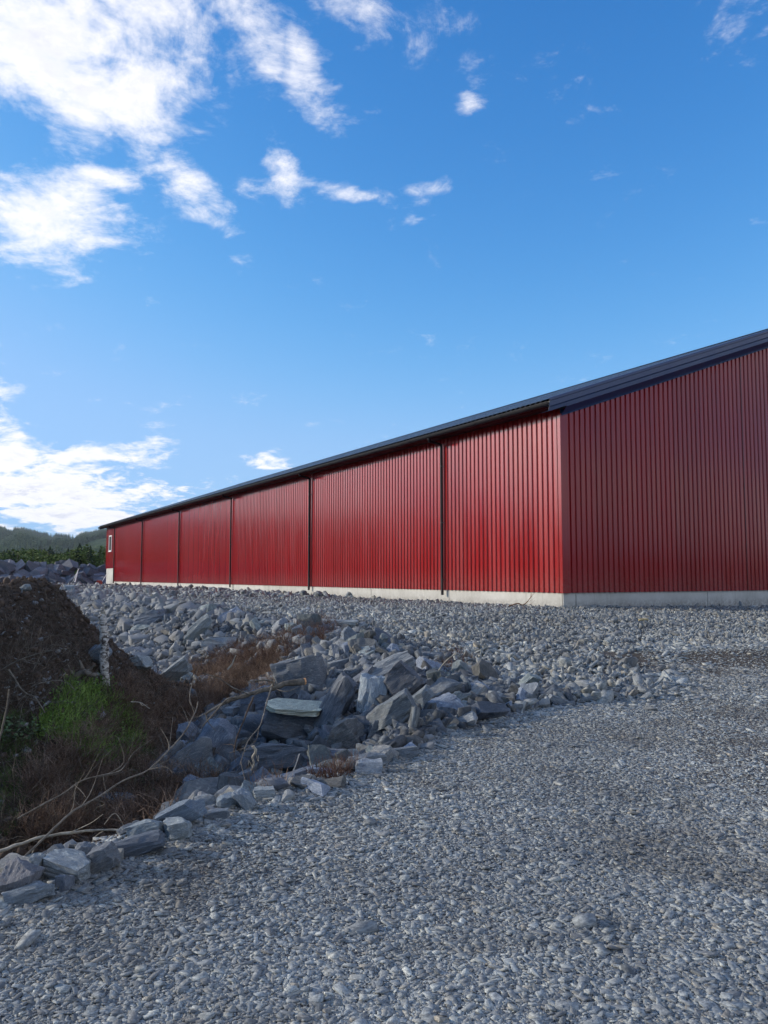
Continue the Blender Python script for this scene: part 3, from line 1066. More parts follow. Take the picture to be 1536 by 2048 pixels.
# do not float stones above the ground where the building stands
CX, CY, AZ = 4.6315, 21.0147, -.5159
lx = (fx - CX) * math.cos(AZ) - (fy - CY) * math.sin(AZ)
ly = (fx - CX) * math.sin(AZ) + (fy - CY) * math.cos(AZ)
out = ~((lx > -.05) & (ly > -.05))
out &= rng.random(len(fx)) > np.where(inside(fx, fy, DITCH), 0, road_dirt(fx, fy)) * .9
fx, fy, ms = fx[out], fy[out], ms[out]
nm = len(fx)
mz = height(fx, fy) + ms * rng.uniform(-.05, .22, nm)
mrot = np.stack([rng.normal(0, .62, nm), rng.normal(0, .62, nm), rng.uniform(0, 6.283, nm)], 1)
mscl = np.stack([ms * rng.uniform(.9, 1.4, nm), ms * rng.uniform(.8, 1.2, nm), ms * rng.uniform(.7, 1.2, nm)], 1)
PEBM = [chunk_mesh('stone', [(1, .60, .30), (1, .46, .20), (1, .74, .42), (1, .42, .30)][k % 4], 700 + k, M_ROCK, 3 + k % 3, bevel=0) for k in range(12)]
n2_ = 60000
gx_ = rng.uniform(-48, 4, n2_); gy_ = 31 + 42 * rng.random(n2_)
l2x = (gx_ - CX) * math.cos(AZ) - (gy_ - CY) * math.sin(AZ)
l2y = (gx_ - CX) * math.sin(AZ) + (gy_ - CY) * math.cos(AZ)
k2 = in_view(gx_, gy_, .14) & ~((l2x > -.1) & (l2y > -.1) & (l2y < 60.3)) & (seg_dist(gx_, gy_, PILE) > 4.5)
gx_, gy_ = gx_[k2], gy_[k2]
m2_ = np.clip(.15 * np.exp(rng.normal(0, .4, len(gx_))), .06, .45)
fx = np.concatenate([fx, gx_]); fy = np.concatenate([fy, gy_]); ms = np.concatenate([ms, m2_])
nm = len(fx)
mz = height(fx, fy) + ms * rng.uniform(-.05, .22, nm)
mrot = np.stack([rng.normal(0, .62, nm), rng.normal(0, .62, nm), rng.uniform(0, 6.283, nm)], 1)
mscl = np.stack([ms * rng.uniform(.9, 1.4, nm), ms * rng.uniform(.8, 1.2, nm), ms * rng.uniform(.7, 1.2, nm)], 1)
M_RUB = mat_pebble('yard_rubble_stone', 1.14, 5.5)
M_RUBD = mat_pebble('slope_rubble_stone', .56, 5.5)  # darker copy of the yard stone: the slope's shade is put into its colour
pick_ = rng.integers(0, 12, nm)
deep = inside(fx, fy, DITCH) | (seg_dist(fx, fy, FAR) < .5 + 1.2 * rng.random(nm))
for nm_, sel_, mt_, lb_ in (('yard_rubble', ~deep, M_RUB, 'coarse blue grey rubble covering the yard in front of the long wall'), ('slope_rubble', deep, M_RUBD, 'rubble coloured darker for shade filling the slope between the larger rocks')):
    scatter(nm_, PEBM, np.stack([fx, fy, mz], 1)[sel_], mrot[sel_], mscl[sel_], pick_[sel_], mt_, lb_)
scatter('small_rocks', [chunk_mesh('stone', [(1, .66, .44), (1, .55, .30), (1, .8, .55)][k % 3], 800 + k, M_ROCK, 5, bevel=.006) for k in range(9)],
        np.array(st_P), np.array(st_R), np.array(st_S), np.array(st_K) % 9, M_ROCK, 'lesser grey rocks lying between the larger rocks of the slope')

# fine crushed stone of the road
n_try = 1080000
yy = 1.9 + (13.5 - 1.9) * rng.random(n_try) ** 1.25
xx = rng.uniform(-1, 1, n_try) * ((768 / FPX + .05) * yy + .5)
keep = inside(xx, yy, ROAD_POLY) & ~inside(xx, yy, DITCH)
keep |= (seg_dist(xx, yy, ROAD_EDGE) < .35) & (rng.random(n_try) < .6)
soil_here = np.maximum(soil_amount(xx, yy), road_dirt(xx, yy) * 1.0)
keep &= rng.random(n_try) > soil_here * .80
# equal cover per area
keep &= rng.random(n_try) < .80
xx, yy = xx[keep], yy[keep]
n_ = len(xx)
ps = np.clip(.0098 * np.exp(rng.normal(0, .52, n_)), .0045, .042)
big = rng.random(n_) < .012
ps = np.where(big, ps * 1.7, ps)
edge_d = seg_dist(xx, yy, ROAD_EDGE)
ps = ps * (1 + .9 * np.exp(-(edge_d / .28) ** 2))
ps = ps * (1 + .55 * sstep(6.5, 11, yy))
pz = height(xx, yy) + ps * rng.uniform(-.14, .15, n_)
prot = np.stack([rng.normal(0, .20, n_), rng.normal(0, .20, n_), rng.uniform(0, 6.283, n_)], 1)
pscl = np.stack([ps * rng.uniform(.9, 1.5, n_), ps * rng.uniform(.8, 1.15, n_), ps * rng.uniform(.6, 1.1, n_)], 1)
PEBS = [hull_mesh('pebble', 9 + k % 3, [(1, .75, .42), (1, .62, .34), (1, .85, .55), (1, .7, .5)][k % 4], 900 + k, M_PEB, boxy=.35) if k % 4 == 0 else chunk_mesh('pebble', [(1, .66, .28), (1, .45, .20), (1, .78, .36)][k % 3], 900 + k, M_PEB, 3 + k % 3, bevel=0) for k in range(12)]
scatter('gravel', PEBS, np.stack([xx, yy, pz], 1), prot, pscl, rng.integers(0, 12, n_), M_PEB, 'fine blue grey crushed stone covering the road')

# ------------------------------------------------------------------ building
def mat_paint(name, rgb, rough, streak=.04, coat=0.0, spec=.5):
    m, t = material(name)
    tc = t.n('ShaderNodeTexCoord')
    mp = t.n('ShaderNodeMapping', None, Vector=tc.outputs['Object'])
    mp.inputs['Scale'].default_value = (1.0, 1.0, .12)
    n1 = t.noise(mp.outputs[0], 2.2, 5, .6)
    n2 = t.noise(tc.outputs['Object'], 14, 4, .6)
    f = t.smooth(n1, .3, .7, 1 - streak, 1 + streak)
    c = t.mix(1.0, (*rgb, 1), t.n('ShaderNodeCombineColor', None, Red=f, Green=f, Blue=f).outputs[0], 'MULTIPLY')
    sp_ = t.n('ShaderNodeSeparateXYZ', None, Vector=tc.outputs['Object'])
    z = sp_.outputs[2]
    if 'cladding' in name:      # each sheet is 1.03 m wide, its lap and its own shade of the paint
        u_ = t.m('DIVIDE', t.m('ADD', sp_.outputs[0], sp_.outputs[1]), 1.025)
        wn_ = t.n('ShaderNodeTexWhiteNoise', {'noise_dimensions': '1D'}, W=t.m('FLOOR', u_)).outputs[0]
        fr_ = t.m('FRACT', u_)
        lap = t.m('MULTIPLY', t.m('LESS_THAN', fr_, .012), .45)
        g_ = t.m('MULTIPLY', t.m('ADD', .94, t.m('MULTIPLY', wn_, .12)), t.m('SUBTRACT', 1.0, lap))
        c = t.mix(1.0, c, t.n('ShaderNodeCombineColor', None, Red=g_, Green=g_, Blue=g_).outputs[0], 'MULTIPLY')
    dust = t.m('MULTIPLY', t.smooth(z, 1.15, 2.0, .22, 0), t.smooth(n2, .3, .7, .4, 1))
    c = t.mix(dust, c, (.23, .19, .17, 1))
    rg = t.smooth(n1, .3, .7, rough - .05, rough + .07)
    wob = t.noise(tc.outputs['Object'], 1.1, 2, .5)
    finish(t, c, rg, 0, spec, wob, .05, .02, Coat_Weight=coat, Coat_Roughness=.12)
    return m


def mat_concrete():
    m, t = material('cast_concrete')
    tc = t.n('ShaderNodeTexCoord')
    oi = t.n('ShaderNodeObjectInfo')
    n1 = t.noise(tc.outputs['Object'], 1.3, 6, .65)
    n2 = t.noise(tc.outputs['Object'], 11, 6, .7)
    c = t.ramp(n1, [(.3, (.39, .385, .35)), (.5, (.475, .47, .435)), (.7, (.54, .535, .50))])
    c = t.mix(t.smooth(n2, .6, .72, 0, .3), c, (.30, .29, .27, 1))
    f = t.m('ADD', .93, t.m('MULTIPLY', oi.outputs['Random'], .12))
    c = t.mix(1.0, c, t.n('ShaderNodeCombineColor', None, Red=f, Green=f, Blue=f).outputs[0], 'MULTIPLY')
    z = t.n('ShaderNodeSeparateXYZ', None, Vector=tc.outputs['Object']).outputs[2]
    st_ = t.n('ShaderNodeMapping', None, Vector=tc.outputs['Object'])
    st_.inputs['Scale'].default_value = (5, 5, .35)
    run = t.noise(st_.outputs[0], 1.6, 5, .65)
    c = t.mix(t.smooth(run, .56, .68, 0, .35), c, (.25, .24, .215, 1))
    damp = t.m('MULTIPLY', t.smooth(z, .74, 1.08, .85, 0), t.smooth(n2, .35, .6, .15, 1))
    c = t.mix(damp, c, (.22, .205, .185, 1))
    finish(t, c, .88, 0, .3, n2, .25, .006)
    return m


M_RED = mat_paint('red_steel_cladding', (.27, .004, .006), .18, .03, .18, .42)
M_BLACK = mat_paint('black_steel', (.006, .007, .011), .5, .05, 0, .22)
M_ROOF = mat_paint('dark_roof_steel', (.035, .042, .058), .36, .10)
M_TRIM = mat_paint('dark_blue_grey_trim', (.020, .042, .120), .36, .05)
M_CONC = mat_concrete()
M_JOINT = tone('joint_filler', (.02, .02, .02), .9)
M_WHITE = tone('white_paint', (.75, .76, .74), .45, var=.04)

LEN, WID = 60.1, 25.0
ZB = 1.178                     # lower edge of the cladding
PL = 10.179; OFF = 5.38        # spacing of the downpipes
SL = .350                      # roof slope
def zr(x):                     # roof surface over local x (from the long wall inwards)
    return 6.33 + SL * (x if x < WID / 2 else WID - x)


hall = empty('warehouse', (CX, CY, 0), -AZ)
prop(hall, 'long red corrugated steel warehouse with black gutters on a concrete base', 'warehouse')


def ribs(L, p, depth):
    """trapezoid profile: list of (along, outward)"""
    pts = []
    n = int(round(L / p))
    p = L / n
    for i in range(n):
        a = i * p
        pts += [(a, 0), (a + p * .22, 0), (a + p * .32, depth), (a + p * .90, depth)]
    pts.append((L, 0))
    return pts


def sheet(pts, place, zlo, zhi):
    V, F = [], []
    for a, d in pts:
        V.append(place(a, d, zlo(a))); V.append(place(a, d, zhi(a)))
    for i in range(len(pts) - 1):
        F.append((2 * i, 2 * i + 2, 2 * i + 3, 2 * i + 1))
    return V, F


def wall(name, L, p, depth, place, zlo, zhi, mat):
    V, F = sheet(ribs(L, p, depth), place, zlo, zhi)
    me = bpy.data.meshes.new(name)
    me.from_pydata(V, [], F)
    me.materials.append(mat); me.update()
    o = obj(name, me, hall)
    md = o.modifiers.new('sheet', 'SOLIDIFY'); md.thickness = .004
    return o


END = OFF + 5 * PL + .35       # where the base steps up near the far end
wall('side_wall', END, .205, .036, lambda a, d, z: (-.045 - d, a, z), lambda a: ZB, lambda a: 6.19, M_RED)
far_bay = wall('side_wall', LEN - END, .205, .036, lambda a, d, z: (-.045 - d, END + a, z), lambda a: 2.32, lambda a: 6.19, M_RED)
wall('gable_wall', WID, .19, .036, lambda a, d, z: (a, -.045 - d, z), lambda a: ZB, lambda a: zr(a) - .16, M_RED)
wall('side_wall', LEN, .205, .036, lambda a, d, z: (WID + .045 + d, a, z), lambda a: ZB, lambda a: 6.19, M_RED)
wall('gable_wall', WID, .19, .036, lambda a, d, z: (a, LEN + .045 + d, z), lambda a: 2.32, lambda a: zr(a) - .16, M_RED)
# corner flashings
for (x0, x1, y0, y1) in ((-.092, .13, -.092, -.086), (-.092, -.086, -.086, .10)):
    pass
b = MB()
b.box(-.094, .16, -.096, -.090, ZB - .01, 5.84); b.box(-.096, -.090, -.090, .02, ZB - .01, 5.95)
b.build('corner_flashing', M_RED, hall)
b = MB()
b.box(-.094, .10, LEN + .090, LEN + .096, 2.3, 5.95); b.box(-.096, -.090, LEN - .12, LEN + .09, 2.3, 5.95)
b.build('corner_flashing', M_RED, hall)
# base: concrete panels with open joints
def panels(cuts, make):
    for a, b_ in zip(cuts[:-1], cuts[1:]):
        mb = MB(); make(mb, a + .012, b_ - .012)
        mb.build('foundation_panel', M_CONC, hall)


cuts = [0.0 + .012] + [5.2 - 5.09 + 5.09 * i for i in range(1, 12)] + [END]
cuts = [c for c in cuts if c <= END]
panels(cuts, lambda mb, a, c: mb.box(-.03, .20, a, c, .2, ZB + .10))
mb = MB(); mb.box(-.035, .20, END + .01, LEN + .02, .2, 2.33); mb.build('foundation_panel', M_CONC, hall)
gc = [-.042, .4] + [.4 + 5.09 * i for i in range(1, 5)] + [WID]
panels(gc, lambda mb, a, c: mb.box(a, c, -.03, -.002, .2, ZB + .10))
panels([.012, 5.1, 10.2, 15.3, 20.4, WID], lambda mb, a, c: mb.box(a, c, LEN + .021, LEN + .1, .2, 2.33))
mb = MB(); mb.box(.02, WID - .02, .0, LEN, .2, ZB + .05); mb.build('floor_slab', M_JOINT, hall)

# roof sheets
for side in (0, 1):
    L_ = LEN + 1.25
    pts = ribs(L_, .205, .030)
    V, F = [], []
    nrm = 1 / math.hypot(1, SL)
    for a, d in pts:
        y = -.34 + a
        for x in (-.58, WID / 2):
            X = x if side == 0 else WID - x
            V.append((X - (SL * nrm * d if side == 0 else -SL * nrm * d), y, 6.33 + SL * x + nrm * d))
    for i in range(len(pts) - 1):
        F.append((2 * i, 2 * i + 1, 2 * i + 3, 2 * i + 2))
    me = bpy.data.meshes.new('roof'); me.from_pydata(V, [], F); me.materials.append(M_ROOF); me.update()
    ro = obj('roof', me, hall)
    md = ro.modifiers.new('sheet', 'SOLIDIFY'); md.thickness = .004
b = MB()
b.prism([(-.22, -.06), (0, .03), (.22, -.06), (0, .015)], lambda p: (WID / 2 + p[0], -.36, zr(WID / 2) + p[1] + .04), lambda p: (WID / 2 + p[0], LEN + .92, zr(WID / 2) + p[1] + .04))
b.build('ridge_cap', M_ROOF, hall)
# eaves: fascia board and sloping soffit
for side in (0, 1):
    fx_ = (lambda x: x) if side == 0 else (lambda x: WID - x)
    b = MB()
    b.prism([(-.545, 6.115), (-.523, 6.125), (-.523, 5.95), (-.545, 5.95)], lambda p: (fx_(p[0]), -.30, p[1]), lambda p: (fx_(p[0]), LEN + .86, p[1]))
    b.build('fascia', M_BLACK, hall)
    b = MB()
    b.prism([(-.521, 5.955), (-.521, 5.975), (.06, 6.02), (.06, 6.0)], lambda p: (fx_(p[0]), -.26, p[1]), lambda p: (fx_(p[0]), LEN + .80, p[1]))
    b.build('soffit', M_BLACK, hall)
# verge trims on both gables: stepped folded profile (outward, height under the roof surface)
vp = [(.0, .055), (.34, .055), (.355, .03), (.355, -.02), (.335, -.035), (.335, -.165), (.31, -.20), (.30, -.31), (.12, -.47), (.10, -.525), (.085, -.525), (.085, -.48), (.0, -.1)]
for (y0, sg) in ((0, -1), (LEN, 1)):
    for half in (0, 1):
        b = MB()
        def P_(x):
            return lambda p: ((x if half == 0 else WID - x), y0 + sg * p[0], 6.33 + SL * x + p[1])
        # the trim runs from just beyond the eave to the ridge; its lower outer corner is cut back to the wall
        A_, B_ = P_(-.05), P_(WID / 2)
        n_vp = len(vp)
        b.add([A_(p) for p in vp] + [B_(p) for p in vp], [(q, q + 1, n_vp + q + 1, n_vp + q) for q in range(n_vp - 1)])
        vp2 = [(.0, .055), (.34, .055), (.355, .03), (.355, -.02), (.335, -.035), (.335, -.165), (.31, -.20), (.30, -.29), (.0, -.29)]
        A_, B_ = P_(-.66), P_(-.052)
        b.add([A_(p) for p in vp2] + [B_(p) for p in vp2], [(q, q + 1, len(vp2) + q + 1, len(vp2) + q) for q in range(len(vp2) - 1)])
        vt = b.build('verge_trim', M_TRIM, hall)
        md = vt.modifiers.new('sheet', 'SOLIDIFY'); md.thickness = .003


# gutters: half round with a rolled rim
def gutter(side):
    f_ = (lambda x: x) if side == 0 else (lambda x: WID - x)
    cx0, cz0, r0 = -.63, 6.035, .092
    prof = [(cx0 + r0 * math.cos(math.pi + math.pi * i / 10), cz0 + r0 * math.sin(math.pi + math.pi * i / 10)) for i in range(11)]
    inner = [(cx0 + (r0 - .004) * math.cos(math.pi + math.pi * i / 10), cz0 + (r0 - .004) * math.sin(math.pi + math.pi * i / 10)) for i in range(11)]
    b = MB()
    b.prism(prof + inner[::-1], lambda p: (f_(p[0]), -.33, p[1]), lambda p: (f_(p[0]), LEN + .9, p[1]))
    b.tube([(f_(cx0 - r0), -.33, cz0 + .004), (f_(cx0 - r0), LEN + .9, cz0 + .004)], .010, 8)
    for e in (-.33, LEN + .9):
        b.prism(prof, lambda p: (f_(p[0]), e - .004, p[1]), lambda p: (f_(p[0]), e + .004, p[1]))
    g = b.build('gutter', M_BLACK, hall, 40)
    if side: return
    hk = MB()
    arc = [(f_(cx0 + (r0 + .006) * math.cos(t_)), 0, cz0 + (r0 + .006) * math.sin(t_)) for t_ in [math.pi + math.pi * i / 8 for i in range(9)]]
    hk.tube([(p[0], p[1], p[2]) for p in arc] + [(f_(-.53), 0, 6.08)], .007, 4)
    me = hk.mesh('gutter_hook', M_BLACK)
    for i in range(int(LEN / 1.2)):
        o = obj('gutter_hook', me, g)
        o.location = (0, .4 + 1.2 * i, 0)


gutter(0); gutter(1)
# downpipes
def make_downpipe():
    b = MB()
    wx = -.165
    pts = [(-.63, 0, 5.98), (-.63, 0, 5.91), (-.615, 0, 5.875), (-.58, 0, 5.855), (-.22, 0, 5.80), (-.18, 0, 5.77), (wx, 0, 5.71), (wx, 0, 4.2), (wx, 0, 2.6), (wx, 0, 1.02)]
    b.tube(pts, .045, 14)
    return b.mesh('downpipe', M_BLACK, 40)


dp = make_downpipe()
bk = MB()
bk.tube([(-.165, 0, -.02), (-.165, 0, .02)], .052, 14); bk.box(-.12, -.08, -.012, .012, -.012, .012)
bkm = bk.mesh('pipe_bracket', M_BLACK, 40)
ot = MB(); ot.tube([(-.63, 0, 5.90), (-.63, 0, 5.96)], [.05, .062], 14); otm = ot.mesh('gutter_outlet', M_BLACK, 40)
for i in range(6):
    o = obj('downpipe', dp, hall)
    o.location = (0, OFF + i * PL, 0)
    for z in (1.5, 3.3, 5.1):
        k_ = obj('pipe_bracket', bkm, o); k_.location = (0, 0, z)
    obj('gutter_outlet', otm, o)
# small window in the far bay
wy, wz0, wz1, ww = LEN - 2.35, 3.80, 5.22, 1.15
wn = MB()
fo, fi = -.125, -.075
for (y0, y1, z0, z1) in ((wy, wy + .10, wz0, wz1), (wy + ww - .10, wy + ww, wz0, wz1), (wy + .10, wy + ww - .10, wz0, wz0 + .10), (wy + .10, wy + ww - .10, wz1 - .10, wz1)):
    wn.box(fo, fi, y0, y1, z0, z1)
wo = wn.build('window', M_WHITE, hall)
mg, tg = material('window_glass')
finish(tg, (.05, .06, .07, 1), .05, 0, .6)
pn = MB(); pn.box(-.095, -.085, wy + .10, wy + ww - .10, wz0 + .10, wz1 - .10); pn.build('pane', mg, wo)
sl_ = MB(); sl_.box(-.16, -.08, wy - .03, wy + ww + .03, wz0 - .03, wz0 - .002); sl_.build('sill', M_WHITE, wo)

# ------------------------------------------------------------------ far heap of blasted rock
n_b = 0
pile_c = []
for i in range(2600):
    k_ = random.randrange(len(PILE) - 1)
    (x0, y0), (x1, y1) = PILE[k_], PILE[k_ + 1]
    t_ = random.random()
    L_ = math.hypot(x1 - x0, y1 - y0)
    o_ = random.uniform(-1.0, 4.6)
    x = x0 + (x1 - x0) * t_ + (y1 - y0) / L_ * -o_ * -1
    y = y0 + (y1 - y0) * t_ - (x1 - x0) / L_ * -o_ * -1
    pile_c.append((x, y, random.uniform(.4, 1.35) * random.uniform(.7, 1)))
pile_c = [c for c in pile_c if c[0] > -.70 * c[1] and c[0] < -.30 * c[1]]
pile_c.sort(key=lambda c: -c[2])
grid_p = {}
pile = dart(pile_c, .62, grid_p, 2.0)
random.shuffle(pile)
pile_rows = sorted(pile, key=lambda c: math.hypot(c[0], c[1]))[:230]
for x, y, s in pile_rows:
    o = obj('boulder', ROCKS_FAR[random.randrange(len(ROCKS_FAR))])
    o.location = (x, y, hgt(x, y) + s * random.uniform(.05, .3))
    o.rotation_euler = (random.gauss(0, .5), random.gauss(0, .5), random.uniform(0, 6.28))
    o.scale = (s * 1.15, s, s)
    tn, g_ = random.choice([('dark', .55), ('grey', .78), ('pale', 1.1)])
    o.color = (g_ * .98, g_ * .96, g_ * 1.06, 1)
    bp = to_px(x, y, o.location.z)
    side_ = 'beside the warehouse corner' if bp[0] > 190 else ('behind the white prop' if bp[0] > 128 else ('over the right mound shoulder' if bp[0] > 70 else ('over the left mound part' if bp[0] > 0 else 'left of the soil mound')))
    row_ = 'on the heap top' if bp[1] < 1126 else ('halfway up the heap' if bp[1] < 1144 else 'at the heap foot')
    prop(o, ('huge ' if s > 1.1 else 'small ') + tn + ' boulder ' + row_ + ' ' + side_, 'boulder', 'boulders heaped beyond the far end of the warehouse')

# ------------------------------------------------------------------ trees between heap and hills
def leaf_mat(name, lo, hi):
    m, t = material(name)
    oi = t.n('ShaderNodeObjectInfo')
    pos = t.n('ShaderNodeNewGeometry').outputs['Position']
    n1 = t.noise(pos, .9, 4, .6)
    f = t.m('ADD', t.m('MULTIPLY', n1, .6), t.m('MULTIPLY', oi.outputs['Random'], .4))
    c = t.ramp(f, [(.3, lo), (.7, hi)])
    finish(t, c, .8, 0, .2)
    return m


M_SPRUCE = leaf_mat('spruce_needles', (.012, .026, .014), (.030, .052, .022))
M_BIRCH = leaf_mat('birch_leaves', (.045, .080, .018), (.095, .135, .035))
M_BARK = tone('bark', (.09, .075, .06), .9)


def conifer(h, seed, full=True):
    rn = random.Random(seed)
    V, F = [], []
    layers = 15 if full else 6
    per = 11 if full else 6
    for i in range(layers):
        t = i / layers
        z = h * (.08 + .90 * t)
        rad = h * .19 * (1 - t) ** .85 * rn.uniform(.8, 1.15) + .05
        for j in range(per):
            a = 6.283 * (j + rn.random()) / per
            r1 = rad * rn.uniform(.65, 1.15)
            w = rad * .36
            dz = -r1 * rn.uniform(.15, .55)
            ca, sa = math.cos(a), math.sin(a)
            b = len(V)
            V += [(0, 0, z + h * .03), (ca * r1 * .55 - sa * w, sa * r1 * .55 + ca * w, z + dz * .45), (ca * r1, sa * r1, z + dz), (ca * r1 * .55 + sa * w, sa * r1 * .55 - ca * w, z + dz * .45),
                  (ca * r1 * .5, sa * r1 * .5, z + dz * .5 - h * .035)]
            F += [(b, b + 1, b + 2), (b, b + 2, b + 3), (b, b + 4, b + 2)]
    b = len(V)
    V += [(.04, 0, h * .93), (-.03, .03, h * .93), (-.03, -.03, h * .93), (0, 0, h * 1.03)]
    F += [(b, b + 1, b + 3), (b + 1, b + 2, b + 3), (b + 2, b, b + 3)]
    return V, F


def broadleaf(h, seed):
    rn = random.Random(seed)
    V, F = [], []
    cl = [(rn.gauss(0, .16) * h, rn.gauss(0, .16) * h, h * rn.uniform(.28, .92), h * rn.uniform(.10, .2)) for _ in range(13)]
    for (x, y, z, r_) in cl:
        for _ in range(55):
            d = Vector((rn.gauss(0, 1), rn.gauss(0, 1), rn.gauss(0, .8))).normalized() * r_ * rn.uniform(.6, 1.08)
            p = Vector((x, y, z)) + d
            s = h * rn.uniform(.016, .034)
            a = Vector((rn.gauss(0, 1), rn.gauss(0, 1), rn.gauss(0, 1))).normalized() * s
            c = a.cross(Vector((rn.gauss(0, 1), rn.gauss(0, 1), rn.gauss(0, 1)))).normalized() * s
            b = len(V)
            V += [p - a, p + c, p + a, p - c]
            F += [(b, b + 1, b + 2), (b, b + 2, b + 3)]
    return [tuple(v) for v in V], F


def simple_mesh(name, VF, mat):
    me = bpy.data.meshes.new(name); me.from_pydata(VF[0], [], VF[1]); me.materials.append(mat); me.update()
    return me


CON = [simple_mesh('crown', conifer(1, 40 + k), M_SPRUCE) for k in range(5)]
BRO = [simple_mesh('crown', broadleaf(1, 60 + k), M_BIRCH) for k in range(5)]
tk = MB(); tk.tube([(0, 0, -.05), (.004, 0, .3), (0, .004, .7), (0, 0, .93)], [.022, .018, .010, .003], 6); TRUNK = tk.mesh('trunk', M_BARK)
tree_rows = []
for i in range(134):
    D = random.uniform(100, 150)
    pxx = random.uniform(-45, 240) if i < 74 else random.uniform(-520, -45)
    con = random.random() < .42
    tree_rows.append((pxx, D, con))
for pxx, D, con in sorted(tree_rows, key=lambda r_: -r_[1]):
    v = ray(pxx, 1100)
    x, y = v[0] * D, D
    if con:
        top = random.uniform(1095, 1110) - (9 if random.random() < .10 else 0)
    else:
        top = random.uniform(1099, 1113)
    if pxx > 165: top -= random.uniform(0, 12)
    g = hgt(x, y)
    h = (EYE + ray(pxx, top)[2] * D) - g
    e = empty('spruce_tree' if con else 'birch_tree', (x, y, g), random.uniform(0, 6))
    w_ = h * (random.uniform(.9, 1.2) if con else random.uniform(1.0, 1.5))
    e.scale = (w_, w_, h)
    side_t = 'beside the warehouse' if pxx > 175 else ('above the white steel prop' if pxx > 120 else ('above the middle of the heap' if pxx > 55 else ('at the left edge' if pxx > 0 else 'beyond its left end')))
    if con:
        prop(e, ('tall' if h > 7.5 else 'short') + ' dark narrow spruce rising behind the rock heap ' + side_t, 'tree', 'dark spruces behind the rock heap')
    else:
        prop(e, ('tall' if h > 6 else 'low') + ' light green bushy birch behind the rock heap ' + side_t, 'tree', 'light green birches behind the rock heap')
    obj('trunk', TRUNK, e)
    obj('crown', random.choice(CON if con else BRO), e)

# woods on the hill, far too many to count
M_FOREST = leaf_mat('distant_wood', (.035, .072, .042), (.10, .14, .06))
n_f = 40000
fa = np.radians(np.where(rng.random(n_f) < .62, rng.uniform(-31, -15, n_f), rng.uniform(-50, -31, n_f))); fr = 500 + 1830 * rng.random(n_f) ** .8
fh = rng.uniform(7, 15, n_f)
clear = vnoise(fa * 90, fr / 160, 31) > .70
fa, fr, fh = fa[~clear], fr[~clear], fh[~clear]
PF = np.stack([np.sin(fa) * fr, np.cos(fa) * fr, hill_z(fa, fr) - .5], 1)
nf = len(fa)
scatter('forest', [simple_mesh('distant_tree', conifer(1, 80 + k, False), M_FOREST) for k in range(4)], PF,
        np.stack([np.zeros(nf), np.zeros(nf), rng.uniform(0, 6.28, nf)], 1), np.stack([fh * 1.4, fh * 1.4, fh], 1), rng.integers(0, 4, nf), M_FOREST,
        'dense wood covering the distant hillsides')

# ------------------------------------------------------------------ things at the far end of the building
def far_things():
    o_mat = tone('orange_red_paint', (.42, .06, .03), .5)
    d_mat = tone('dark_engine', (.03, .03, .035), .6)
    g = at(199, 1167, 69.5)
    z = hgt(g.x, g.y) + .06
    e = empty('plate_compactor', (g.x, g.y, z), R(20))
    prop(e, 'small orange red compactor with a pale handle beside the far corner', 'machine')
    b = MB(); b.prism([(-.36, .07), (-.28, 0), (.28, 0), (.36, .09), (.36, .12), (-.36, .12)], lambda p: (p[0], -.22, p[1]), lambda p: (p[0], .22, p[1])); b.build('base_plate', d_mat, e)
    b = MB(); b.box(-.26, .22, -.18, .18, .12, .36); b.box(-.20, .10, -.15, .15, .36, .44); b.build('housing', o_mat, e)
    b = MB(); b.box(-.42, -.27, -.10, .10, .14, .40); b.tube([(-.42, 0, .3), (-.50, 0, .3)], .06, 8); b.build('engine', d_mat, e)
    b = MB(); b.box(-.14, .20, -.12, .12, .445, .47); b.build('tank', M_WHITE, e)
    b = MB(); b.tube([(.2, -.16, .3), (.62, -.16, 1.08), (.66, 0, 1.12), (.62, .16, 1.08), (.2, .16, .3)], .022, 8); b.build('handle', M_WHITE, e)
    # white adjustable props leaning at the foot of the heap
    for k_, (x0, y0, x1, y1, lab) in enumerate(((150, 1164, 157, 1137, 'white steel prop standing aslant before the rock heap'), (166, 1163, 162, 1151, 'short thin grey stick leaning against the rock heap'))):
        a, c = at(x0, y0, 71), at(x1, y1, 71.5)
        dirv = c - a
        e = empty('steel_prop', a)
        prop(e, lab, 'prop' if k_ == 0 else 'stick')
        b = MB()
        r_ = .055 if k_ == 0 else .025
        b.tube([(0, 0, 0), tuple(dirv * .55)], r_, 8); b.build('outer_tube', M_WHITE if k_ == 0 else M_BARK, e)
        b = MB(); b.tube([tuple(dirv * .55), tuple(dirv)], r_ * .75, 8); b.build('inner_tube', M_WHITE if k_ == 0 else M_BARK, e)
        if k_ == 0:
            b = MB(); b.box(-.12, .12, -.12, .12, -.02, 0); b.build('foot_plate', M_WHITE, e)
            b = MB(); q = dirv; b.box(q.x - .10, q.x + .10, q.y - .1, q.y + .1, q.z, q.z + .02); b.tube([tuple(q * .9), (q.x - .55, q.y + .2, -.0)], .02, 6); b.build('brace', M_WHITE, e)


far_things()

# ------------------------------------------------------------------ branches, stump, heather, grass
def mat_wood(name, lo, hi, scale=14):
    m, t = material(name)
    tc = t.n('ShaderNodeTexCoord')
    n1 = t.noise(tc.outputs['Object'], scale, 6, .7, .5)
    c = t.ramp(n1, [(.32, lo), (.62, hi)])
    finish(t, c, .85, 0, .25, n1, .5, .004)
    return m


